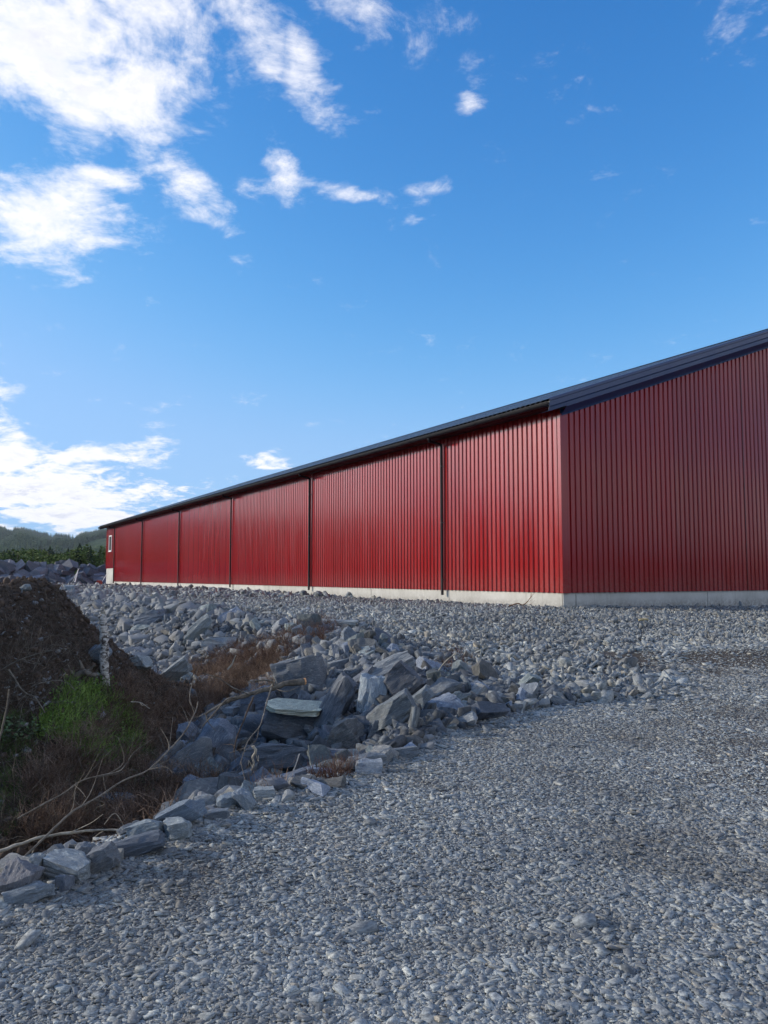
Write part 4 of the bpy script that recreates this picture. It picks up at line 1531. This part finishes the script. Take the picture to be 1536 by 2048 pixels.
M_BRANCH = mat_wood('grey_brown_branch', (.055, .045, .036), (.20, .175, .14))
M_PALEBR = mat_wood('pale_bare_wood', (.16, .14, .11), (.42, .38, .30))
M_TWIG = mat_wood('dark_twigs', (.030, .022, .018), (.085, .060, .045))
M_CUT = tone('fresh_sawn_wood', (.62, .30, .12), .7)
mb_, tb_ = material('birch_bark')
tcb = tb_.n('ShaderNodeTexCoord')
mpb = tb_.n('ShaderNodeMapping', None, Vector=tcb.outputs['Object']); mpb.inputs['Scale'].default_value = (9, 9, 16)
nb = tb_.noise(mpb.outputs[0], 1.6, 5, .65, .8)
finish(tb_, tb_.ramp(nb, [(.40, (.05, .04, .035)), (.48, (.28, .26, .23)), (.57, (.60, .57, .52))]), .8, 0, .3, nb, .8, .01)


def limb(name, pts, r0, r1, mat, parent=None, n=7, wob=.16, origin=None):
    """knobbly tapering limb through 3D points"""
    P = [Vector(p) for p in pts]
    out_, rad = [], []
    steps = 4
    tot = sum((P[i + 1] - P[i]).length for i in range(len(P) - 1)); acc = 0
    for i in range(len(P) - 1):
        p0 = P[max(i - 1, 0)]; p1 = P[i]; p2 = P[i + 1]; p3 = P[min(i + 2, len(P) - 1)]
        for s in range(steps):
            t = s / steps
            q = .5 * ((2 * p1) + (p2 - p0) * t + (2 * p0 - 5 * p1 + 4 * p2 - p3) * t * t + (3 * p1 - p0 - 3 * p2 + p3) * t ** 3)
            a_ = (acc + t * (p2 - p1).length) / tot
            rr = r0 + (r1 - r0) * a_
            out_.append(q + Vector((random.gauss(0, 1), random.gauss(0, 1), random.gauss(0, 1))) * rr * wob)
            rad.append(rr * random.uniform(.85, 1.15))
        acc += (P[i + 1] - P[i]).length
    out_.append(P[-1]); rad.append(r1)
    if origin is not None:
        out_ = [q - origin for q in out_]
    b = MB(); b.tube(out_, rad, n)
    return b.build(name, mat, parent, 60), out_


def branch(name, label, px, depth, r0, r1, mat=None, twigs=0, twig_len=.3, side=(), cat='branch', drape=None):
    """a lying branch through photo pixels; depth = distance (one number, or one per point, or None = laid on the ground)"""
    mat = mat or M_BRANCH
    if cat in ('branch', 'pole') and name != 'felled_branch':
        r0, r1 = r0 * .62, r1 * .62
        side = [(a_, b_, c_ * .7) for a_, b_, c_ in side]
    twigs = int(twigs * .8)
    pts = []
    for i, (x, y) in enumerate(px):
        if depth is None:
            g = ground_at(x, y)
            pts.append(at(x, y, g.y - .05))
        else:
            d = depth[i] if hasattr(depth, '__len__') else depth
            pts.append(at(x, y, d))
    if depth is None:      # keep the limb from jumping in depth
        ds = np.array([p.y for p in pts])
        fit = np.polyfit(range(len(ds)), ds, 1) if len(ds) > 2 else None
        if fit is not None:
            ds2 = np.minimum(ds, np.polyval(fit, range(len(ds))))
            pts = [at(x, y, float(d)) for (x, y), d in zip(px, ds2)]
    o0 = pts[0]
    e = empty(name, o0)
    prop(e, label, cat)
    _, path = limb('stem', pts, r0, r1, mat, e, origin=o0)
    for sp in side:
        sub_px, (d0, d1), ra = sp
        q = [at(x, y, d0 + (d1 - d0) * i / max(1, len(sub_px) - 1)) for i, (x, y) in enumerate(sub_px)]
        limb('side_branch', q, ra, ra * .35, mat, e, origin=o0, n=6)
    for _ in range(twigs):
        k = random.randrange(len(path) // 4, len(path))
        p = path[k]
        d = (path[min(k + 1, len(path) - 1)] - path[max(k - 1, 0)]).normalized()
        v = (d * .5 + Vector((random.gauss(0, .6), random.gauss(0, .4), random.gauss(.15, .6)))).normalized()
        L_ = twig_len * random.uniform(.4, 1.2)
        q = [p, p + v * L_ * .5 + Vector((0, 0, random.gauss(0, .03))), p + v * L_ + Vector((random.gauss(0, .08), random.gauss(0, .08), random.gauss(0, .06))) * (L_ / .3)]
        limb('twig', q, max(r1 * .6, .0022), .0012, mat, e, n=5)
    return e, path


# the felled branch with the orange sawn end, over the rock slope
e1, p1_ = branch('felled_branch', 'felled branch with an orange sawn end reaching over the rock slope', [(608, 1363), (575, 1367), (547, 1375), (510, 1385), (480, 1394), (440, 1410), (412, 1428)],
                 [7.5, 7.45, 7.4, 7.35, 7.3, 7.25, 7.2], .030, .010, M_BRANCH, 5, .3,
                 side=[([(545, 1374), (545, 1362), (530, 1361), (495, 1363)], (7.4, 7.3), .011), ([(497, 1388), (467, 1376), (440, 1358), (405, 1346)], (7.3, 7.2), .008),
                       ([(480, 1394), (455, 1398), (430, 1425), (405, 1452)], (7.3, 7.1), .010)])
cut = MB(); v_ = (p1_[0] - p1_[1]).normalized(); cut.tube([tuple(p1_[0] + v_ * .001), tuple(p1_[0] + v_ * .014)], .031, 12); cut.build('sawn_end', M_CUT, e1)
branch('dead_branch', 'dark forked stick leaning in front of the big blue boulder', [(507, 1394), (496, 1420), (482, 1455), (472, 1480), (468, 1505)], [6.3, 6.25, 6.15, 6.1, 6.05], .013, .007, M_TWIG, 3, .15)
branch('dead_branch', 'thin brown stick hanging from the sawn branch towards the dark striped rock', [(543, 1376), (535, 1400), (526, 1435), (518, 1455), (497, 1480), (486, 1510), (480, 1530)], [7.2, 6.9, 6.5, 6.3, 6.1, 6.0, 5.9], .012, .005, M_BRANCH, 4, .18)
branch('dead_branch', 'short pale curled root in front of the wide flat dark slab', [(506, 1491), (512, 1503), (505, 1515), (508, 1528), (502, 1540)], 5.9, .012, .005, M_PALEBR, 3, .10, cat='root')
branch('dead_branch', 'long bare branch rising from the lower left corner to the boulders', [(18, 1742), (70, 1694), (110, 1655), (150, 1620), (200, 1592), (245, 1562), (296, 1540), (338, 1500), (372, 1460), (392, 1420), (396, 1404)],
       [4.3, 4.5, 4.7, 4.9, 5.15, 5.4, 5.6, 5.8, 6.0, 6.2, 6.3], .011, .008, M_BRANCH, 14, .35, side=[([(296, 1540), (330, 1534), (345, 1545)], (5.6, 5.5), .005), ([(338, 1500), (335, 1480), (320, 1455)], (5.8, 6.0), .005)])
branch('dead_branch', 'thin branch crossing the ditch above the long bare branch', [(36, 1637), (80, 1612), (128, 1586), (155, 1566), (180, 1556), (215, 1548), (242, 1540), (262, 1512)],
       [5.1, 5.15, 5.25, 5.3, 5.35, 5.4, 5.5, 5.6], .009, .005, M_BRANCH, 10, .3, side=[([(150, 1570), (165, 1585), (172, 1596)], (5.2, 5.1), .004)])
branch('birch_pole', 'pale debarked pole lying low across the ditch bottom', [(-30, 1712), (30, 1692), (85, 1674), (155, 1664), (210, 1660), (262, 1661)], [4.6, 4.65, 4.7, 4.75, 4.8, 4.8], .017, .009, M_PALEBR, 5, .25, cat='pole')
branch('dead_branch', 'grey stick standing at the left edge of the picture', [(-4, 1490), (6, 1450), (14, 1415), (18, 1378)], 6.6, .014, .010, M_BRANCH, 2, .2)
branch('dead_branch', 'bent grey branch on the slope left of the green grass', [(18, 1338), (32, 1362), (50, 1385), (70, 1395), (90, 1425)], 7.3, .014, .006, M_BRANCH, 5, .3)
branch('dead_branch', 'arching thin twig above the green grass', [(66, 1372), (90, 1364), (118, 1361), (135, 1366), (150, 1380)], 7.3, .007, .004, M_BRANCH, 3, .15)
branch('dead_branch', 'thin branch slanting up the soil mound from the left edge', [(-5, 1345), (22, 1328), (60, 1312), (100, 1302), (140, 1296)], 7.6, .009, .004, M_BRANCH, 7, .35)
branch('dead_branch', 'upright thin branch on the face of the soil mound', [(66, 1340), (76, 1322), (84, 1304), (88, 1296)], 7.6, .008, .004, M_BRANCH, 3, .2)
branch('dead_branch', 'small dry branch lying against the base near the corner', [(1018, 1212), (1035, 1207), (1048, 1209), (1058, 1199), (1064, 1192)], 20.3, .030, .010, mat_wood('dry_orange_brown_branch', (.10, .05, .025), (.26, .14, .07)), 9, .45)
branch('dead_branch', 'pale bent branch stub standing in the brown heather', [(455, 1340), (464, 1328), (468, 1318), (472, 1310)], 9.0, .017, .009, M_PALEBR, 1, .12)
branch('dead_branch', 'pale thin twig lying right of the green grass', [(262, 1404), (280, 1405), (292, 1412), (300, 1418)], 7.0, .007, .003, M_PALEBR, 2, .12)
branch('dead_branch', 'thin rod sloping over the rocks at the right of the slope', [(868, 1356), (885, 1330), (900, 1315), (912, 1308)], 9.3, .013, .010, M_PALEBR, 0)
branch('timber_offcut', 'small yellowish board offcut on the yard before the gable wall', [(1277, 1240), (1288, 1238.5), (1296, 1239)], 16.6, .022, .022, tone('yellow_wood', (.42, .33, .17), .8), 0, cat='offcut')

# dead birch stump
sb = ground_at(211, 1368)
SD = sb.y - .02
stump = empty('birch_stump', sb)
prop(stump, 'dead broken birch trunk with flaking bark standing on the mound slope', 'tree stump')
tp = [at(x, y, SD) for x, y in ((211, 1372), (210, 1350), (208, 1320), (209, 1290), (207, 1262), (206, 1240), (206, 1226))]
b = MB()
rads = [.060, .046, .049, .042, .045, .037, .030]
pts_, rr_ = [], []
for i in range(len(tp) - 1):
    for s in range(5):
        t = s / 5
        pts_.append(tp[i].lerp(tp[i + 1], t) - sb + Vector((random.gauss(0, .003), random.gauss(0, .003), 0)))
        rr_.append((rads[i] * (1 - t) + rads[i + 1] * t) * random.uniform(.86, 1.15))
b.tube(pts_, rr_, 12)
b.build('trunk', mb_, stump, 50)
b = MB()
for _ in range(26):            # curled flakes of bark
    k = random.randrange(2, len(pts_) - 1)
    a = random.uniform(0, 6.28); r0_ = rr_[k] * 1.02
    c_ = pts_[k]; w = random.uniform(.012, .028); hh = random.uniform(.008, .022)
    n_v = Vector((math.cos(a), math.sin(a), 0)); t_v = Vector((-math.sin(a), math.cos(a), 0))
    o_ = random.uniform(.003, .014)
    q = [c_ + n_v * r0_ - t_v * w * .5 - Vector((0, 0, hh)), c_ + n_v * (r0_ + o_) + t_v * w * .5 - Vector((0, 0, hh)), c_ + n_v * (r0_ + o_ * 1.3) + t_v * w * .5 + Vector((0, 0, hh)), c_ + n_v * r0_ - t_v * w * .5 + Vector((0, 0, hh))]
    q2 = [p + n_v * .002 for p in q]
    b.add(q + q2, [(0, 1, 2, 3), (7, 6, 5, 4), (0, 4, 5, 1), (1, 5, 6, 2), (2, 6, 7, 3), (3, 7, 4, 0)])
b.build('bark_flakes', mb_, stump)
b = MB()
for _ in range(7):             # splintered top
    a = random.uniform(0, 6.28)
    base = pts_[-1] + Vector((math.cos(a), math.sin(a), 0)) * .012
    b.tube([tuple(base), tuple(base + Vector((random.gauss(0, .012), random.gauss(0, .012), random.uniform(.02, .07))))], [.008, .001], 5)
b.build('splintered_top', M_PALEBR, stump)

# old root stump beside it
rs = ground_at(170, 1375)
root = empty('root_stump', rs)
prop(root, 'gnarled grey root stump lying above the green grass', 'root')
for (p_, ra) in (([(140, 1362), (155, 1350), (175, 1345), (192, 1352)], .05), ([(163, 1348), (163, 1335), (160, 1322)], .03), ([(172, 1346), (183, 1336), (190, 1330)], .018), ([(150, 1352), (142, 1343), (136, 1330)], .018)):
    q = [at(x, y, rs.y - .05) for x, y in p_]
    limb('root_arm', q, ra, ra * .45, M_BRANCH, root, origin=rs, wob=.3)


def strands(name, px_poly, n, hlo, hhi, r_, mat, lean=.9, curl=.6, label='', patch=0, segs=3):
    """thin dry stems rooted where photo pixels meet the ground; ribbons three sides thick"""
    px_poly = [tuple(p) for p in px_poly]
    X = [p[0] for p in px_poly]; Y = [p[1] for p in px_poly]
    V, F = [], []
    made = 0
    # sample ground points: world box found from the polygon
    base = []
    tries = 0
    pts_px = np.stack([rng.uniform(min(X), max(X), n * 6), rng.uniform(min(Y), max(Y), n * 6)], 1)
    ins = inside(pts_px[:, 0], pts_px[:, 1], px_poly)
    if patch:
        ins &= rng.random(len(ins)) < sstep(.30, .72, vnoise(pts_px[:, 0] / patch, pts_px[:, 1] / patch, 41) * .6 + vnoise(pts_px[:, 0] / patch * 2.7, pts_px[:, 1] / patch * 2.7, 42) * .4)
    pts_px = pts_px[ins][:n]
    # vectorised march
    VX = (pts_px[:, 0] - 768) / FPX; VY = -(pts_px[:, 1] - 1024) / FPX
    fw = math.cos(PITCH) - VY * math.sin(PITCH); up = math.sin(PITCH) + VY * math.cos(PITCH)
    vx, vz = VX / fw, up / fw
    hit = np.full(len(vx), 30.0); done = np.zeros(len(vx), bool)
    for t in np.arange(3.0, 20, .05):
        z = EYE + vz * t
        h = height(vx * t, np.full(len(vx), t))
        new = (~done) & (z < h)
        hit[new] = t; done |= new
    good = done
    bx = (vx * hit)[good]; by = hit[good]; bz = height(bx, by)
    m = len(bx)
    hh = rng.uniform(hlo, hhi, m)
    ang = rng.uniform(0, 6.283, m)
    ln = np.abs(rng.normal(0, lean, m))
    d0 = np.stack([np.cos(ang) * ln, np.sin(ang) * ln, np.ones(m)], 1)
    d0 /= np.linalg.norm(d0, axis=1)[:, None]
    pos = np.stack([bx, by, bz - .01], 1)
    rings = []
    d = d0.copy()
    for s in range(segs + 1):
        rad = r_ * (1 - s / (segs + .35)) * np.ones(m)
        side = np.stack([-d[:, 1], d[:, 0], np.zeros(m)], 1)
        side /= (np.linalg.norm(side, axis=1)[:, None] + 1e-6)
        oth = np.cross(d, side)
        for j in range(3):
            a = 2.094 * j
            rings.append(pos + (side * math.cos(a) + oth * math.sin(a)) * rad[:, None])
        pos = pos + d * (hh / segs)[:, None]
        d = d + rng.normal(0, curl, (m, 3)) * .5
        d /= np.linalg.norm(d, axis=1)[:, None]
    A = np.stack(rings, 1)      # m, (segs+1)*3, 3
    V = A.reshape(-1, 3)
    fl = []
    for s in range(segs):
        for j in range(3):
            fl.append([s * 3 + j, s * 3 + (j + 1) % 3, (s + 1) * 3 + (j + 1) % 3, (s + 1) * 3 + j])
    fl = np.array(fl)
    F = (fl[None] + (np.arange(m) * (segs + 1) * 3)[:, None, None]).reshape(-1, 4)
    o = obj(name, mesh_np(name, V, F, mat))
    prop(o, label, kind='stuff')
    return o


def mat_stems(name, cols, scale=3.0):
    m, t = material(name)
    pos = t.n('ShaderNodeNewGeometry').outputs['Position']
    n1 = t.noise(pos, scale, 5, .7)
    n2 = t.noise(pos, 60, 2, .6)
    f = t.m('ADD', t.m('MULTIPLY', n1, .6), t.m('MULTIPLY', n2, .4))
    finish(t, t.ramp(f, [(.36 + .3 * i / (len(cols) - 1), c) for i, c in enumerate(cols)]), .85, 0, .2)
    return m


M_HEATH = mat_stems('dry_heather_stems', [(.045, .030, .022), (.16, .105, .075), (.42, .32, .24)])
M_HEATHRED = mat_stems('reddish_heather', [(.045, .028, .022), (.105, .056, .042), (.21, .15, .12)])
M_GRASS = mat_stems('green_grass', [(.08, .14, .03), (.20, .32, .06), (.42, .55, .18)], 5)
M_ROOTS = mat_stems('dark_rootlets', [(.035, .026, .020), (.085, .066, .050), (.20, .17, .135)])
strands('heather', [(230, 1370), (330, 1350), (420, 1330), (480, 1300), (560, 1300), (560, 1345), (500, 1370), (480, 1400), (420, 1440), (390, 1470), (390, 1540), (450, 1575), (440, 1600), (330, 1645), (180, 1680), (60, 1700), (40, 1560), (210, 1440)],
        15000, .08, .34, .0044, M_HEATH, 1.1, 1.0, 'brown dead heather tangled over the ditch', patch=26, segs=4)
strands('red_heather', [(420, 1325), (470, 1296), (530, 1284), (585, 1290), (575, 1325), (510, 1340), (440, 1350)], 2600, .12, .36, .0046, M_HEATHRED, .8, .7, 'reddish heather tufts on the rock slope left of the crest', patch=13, segs=5)
strands('red_heather', [(560, 1285), (600, 1256), (650, 1246), (676, 1256), (665, 1285), (620, 1305), (575, 1312)], 1700, .14, .40, .0056, M_HEATHRED, .75, .7, 'reddish heather tufts beside the pale slab at the slope crest', patch=12, segs=5)
strands('red_heather', [(610, 1555), (650, 1535), (700, 1520), (720, 1545), (660, 1570)], 420, .08, .20, .003, M_HEATHRED, .7, .4, 'small reddish heather sprigs where the slope meets the gravel')
strands('red_heather', [(850, 1330), (900, 1300), (945, 1320), (940, 1350), (880, 1365)], 420, .10, .28, .0036, M_HEATHRED, 1.0, .7, 'reddish sprigs between rocks at the right of the slope', patch=12, segs=5)
strands('heather', [(440, 1330), (480, 1296), (560, 1290), (585, 1262), (650, 1248), (668, 1272), (600, 1330), (560, 1380), (470, 1420), (400, 1440)], 1500, .18, .42, .0040, M_HEATH, .55, .6, 'taller dead heather stems sticking up before the far rocks', patch=22, segs=5)
strands('heather', [(390, 1520), (480, 1500), (540, 1530), (600, 1545), (560, 1590), (430, 1600), (360, 1620)], 700, .10, .30, .0030, M_HEATH, .8, .7, 'dead heather stems in front of the big blue grey boulder', patch=20, segs=4)
strands('heather', [(365, 1345), (430, 1318), (480, 1296), (560, 1294), (585, 1315), (545, 1352), (462, 1408), (400, 1435)], 2600, .14, .46, .0046, M_HEATH, 1.0, .9, 'dense dead heather on the bank behind the sawn branch', patch=14, segs=6)
strands('rootlets', [(0, 1180), (90, 1165), (180, 1220), (260, 1300), (330, 1370), (330, 1500), (200, 1640), (0, 1730)], 14000, .04, .20, .0026, M_ROOTS, 2.2, .9, 'dark rootlets and dead twigs sticking from the soil mound')
strands('long_twigs', [(0, 1240), (120, 1250), (230, 1340), (380, 1330), (480, 1296), (580, 1300), (470, 1410), (400, 1440), (400, 1520), (250, 1660), (0, 1730)], 1000, .25, .7, .0028, M_BRANCH, 2.5, .6, 'long grey dead twigs strewn over the ditch', segs=6)
strands('grass', [(95, 1420), (110, 1392), (150, 1366), (205, 1364), (232, 1388), (262, 1430), (285, 1480), (250, 1530), (180, 1545), (140, 1500), (70, 1480)], 2400, .06, .22, .0055, M_GRASS, .8, .5, 'bright green grass growing on the side of the mound', patch=30)
strands('weeds', [(0, 1440), (60, 1430), (100, 1440), (280, 1470), (350, 1570), (220, 1640), (60, 1640), (0, 1690)], 8000, .03, .13, .0030, mat_stems('dull_green_weeds', [(.040, .060, .020), (.10, .15, .045), (.20, .26, .10)]), .9, .6, 'low dull green weeds in the ditch', patch=34)


# leafy sprigs
def leafy(name, px_poly, n, s0, mat, label):
    px_poly = [tuple(p) for p in px_poly]
    X = [p[0] for p in px_poly]; Y = [p[1] for p in px_poly]
    V, F = [], []
    k = 0
    while k < n:
        x, y = random.uniform(min(X), max(X)), random.uniform(min(Y), max(Y))
        if not inside(np.array([x]), np.array([y]), px_poly)[0]: continue
        g = ground_at(x, y); k += 1
        for _ in range(random.randint(6, 12)):
            p = g + Vector((random.gauss(0, .04), random.gauss(0, .04), random.uniform(.01, .09)))
            s = s0 * random.uniform(.6, 1.3)
            a = Vector((random.gauss(0, 1), random.gauss(0, 1), random.gauss(.2, .5))).normalized() * s
            c = a.cross(Vector((0, 0, 1)) + Vector((random.gauss(0, .4), random.gauss(0, .4), 0))).normalized() * s * .42
            b0 = len(V)
            V += [p, p + a * .5 + c, p + a, p + a * .5 - c, p + a * .5 + Vector((0, 0, -.1 * s))]
            F += [(b0, b0 + 1, b0 + 4), (b0 + 1, b0 + 2, b0 + 4), (b0 + 2, b0 + 3, b0 + 4), (b0 + 3, b0, b0 + 4)]
    me = bpy.data.meshes.new(name); me.from_pydata([tuple(v) for v in V], [], F); me.materials.append(mat); me.update()
    prop(obj(name, me), label, kind='stuff')


M_LEAF = leaf_mat('herb_leaves', (.045, .075, .03), (.10, .15, .07))
leafy('herb_leaves', [(0, 1455), (70, 1445), (80, 1480), (20, 1505), (0, 1500)], 50, .035, M_LEAF, 'pale green leafy herbs at the left edge')
leafy('herb_leaves', [(95, 1420), (110, 1392), (150, 1366), (205, 1364), (232, 1388), (262, 1430), (285, 1480), (250, 1530), (180, 1545), (140, 1500), (70, 1480)], 620, .026, leaf_mat('green_leaves', (.08, .15, .03), (.22, .34, .09)), 'bright green leaves in the grass on the side of the mound')
leafy('herb_leaves', [(180, 1460), (300, 1470), (310, 1600), (200, 1600)], 70, .022, M_LEAF, 'small leafy herbs between the dead branches')

# pale stone chips on the soil
n_c = 850
cp = []
poly = [(0, 1185), (120, 1180), (200, 1240), (290, 1340), (330, 1480), (250, 1600), (0, 1700)]
while len(cp) < n_c:
    x, y = random.uniform(0, 330), random.uniform(1180, 1700)
    if inside(np.array([x]), np.array([y]), poly)[0]:
        cp.append(ground_at(x, y))
cp = np.array(cp)
cs = np.clip(.021 * np.exp(rng.normal(0, .65, n_c)), .007, .11)
scatter('stone_chips', PEBS, cp + np.array([0, 0, .002]), np.stack([rng.normal(0, .5, n_c), rng.normal(0, .5, n_c), rng.uniform(0, 6, n_c)], 1),
        np.stack([cs * 1.3, cs, cs], 1), rng.integers(0, 12, n_c), mat_rock('pale_chips', 30), 'small pale stone chips scattered on the dark soil')
# clods of soil on the mound and the ditch sides
n_k = 42000
kx = rng.uniform(-9, .3, n_k); ky = rng.uniform(3.6, 13.5, n_k)
kk_ = inside(kx, ky, DITCH) & in_view(kx, ky, .1) & ((mound(kx, ky) > .05) | in_heather(kx, ky) | (seg_dist(kx, ky, FAR) > 2.0))
kx, ky = kx[kk_], ky[kk_]
n_k = len(kx)
ksz = np.clip(.032 * np.exp(rng.normal(0, .70, n_k)), .010, .13)
ksz = np.where(seg_dist(kx, ky, NEAR) < .6, np.minimum(ksz, .035), ksz)
m_clod, t_clod = material('soil_clod')
nz_ = t_clod.noise(t_clod.n('ShaderNodeNewGeometry').outputs['Position'], 9, 5, .7)
finish(t_clod, t_clod.ramp(nz_, [(.3, (.036, .027, .021)), (.55, (.09, .066, .051)), (.75, (.18, .142, .112))]), .95, 0, .15)
scatter('soil_clods', [hull_mesh('clod', 14, (1, .85, .6), 950 + k, m_clod, boxy=.2) for k in range(6)], np.stack([kx, ky, height(kx, ky) + ksz * .1], 1),
        rng.uniform(0, 6.28, (n_k, 3)), np.stack([ksz, ksz, ksz], 1), rng.integers(0, 6, n_k), m_clod, 'dark crumbly soil clods on the mound and the ditch sides')

# the air: thin summer haze over the valley
if HAZE:
    hz = MB(); hz.box(-3600, 3600, -3600, 3600, -8, 178)
    mh = bpy.data.materials.new('haze'); mh.use_nodes = True
    th = NT(mh.node_tree)
    vol = th.n('ShaderNodeVolumePrincipled', None, Density=HAZE)
    vol.inputs['Color'].default_value = (.80, .88, 1, 1)
    vol.inputs['Anisotropy'].default_value = 0.0
    ho = th.n('ShaderNodeOutputMaterial'); th.t.links.new(vol.outputs[0], ho.inputs['Volume'])
    prop(hz.build('haze', mh), 'thin pale haze over the valley', kind='stuff')
print('rocks', len(rocks_all), 'medium', nm, 'gravel', n_, 'boulders', len(pile_rows), 'forest', nf)
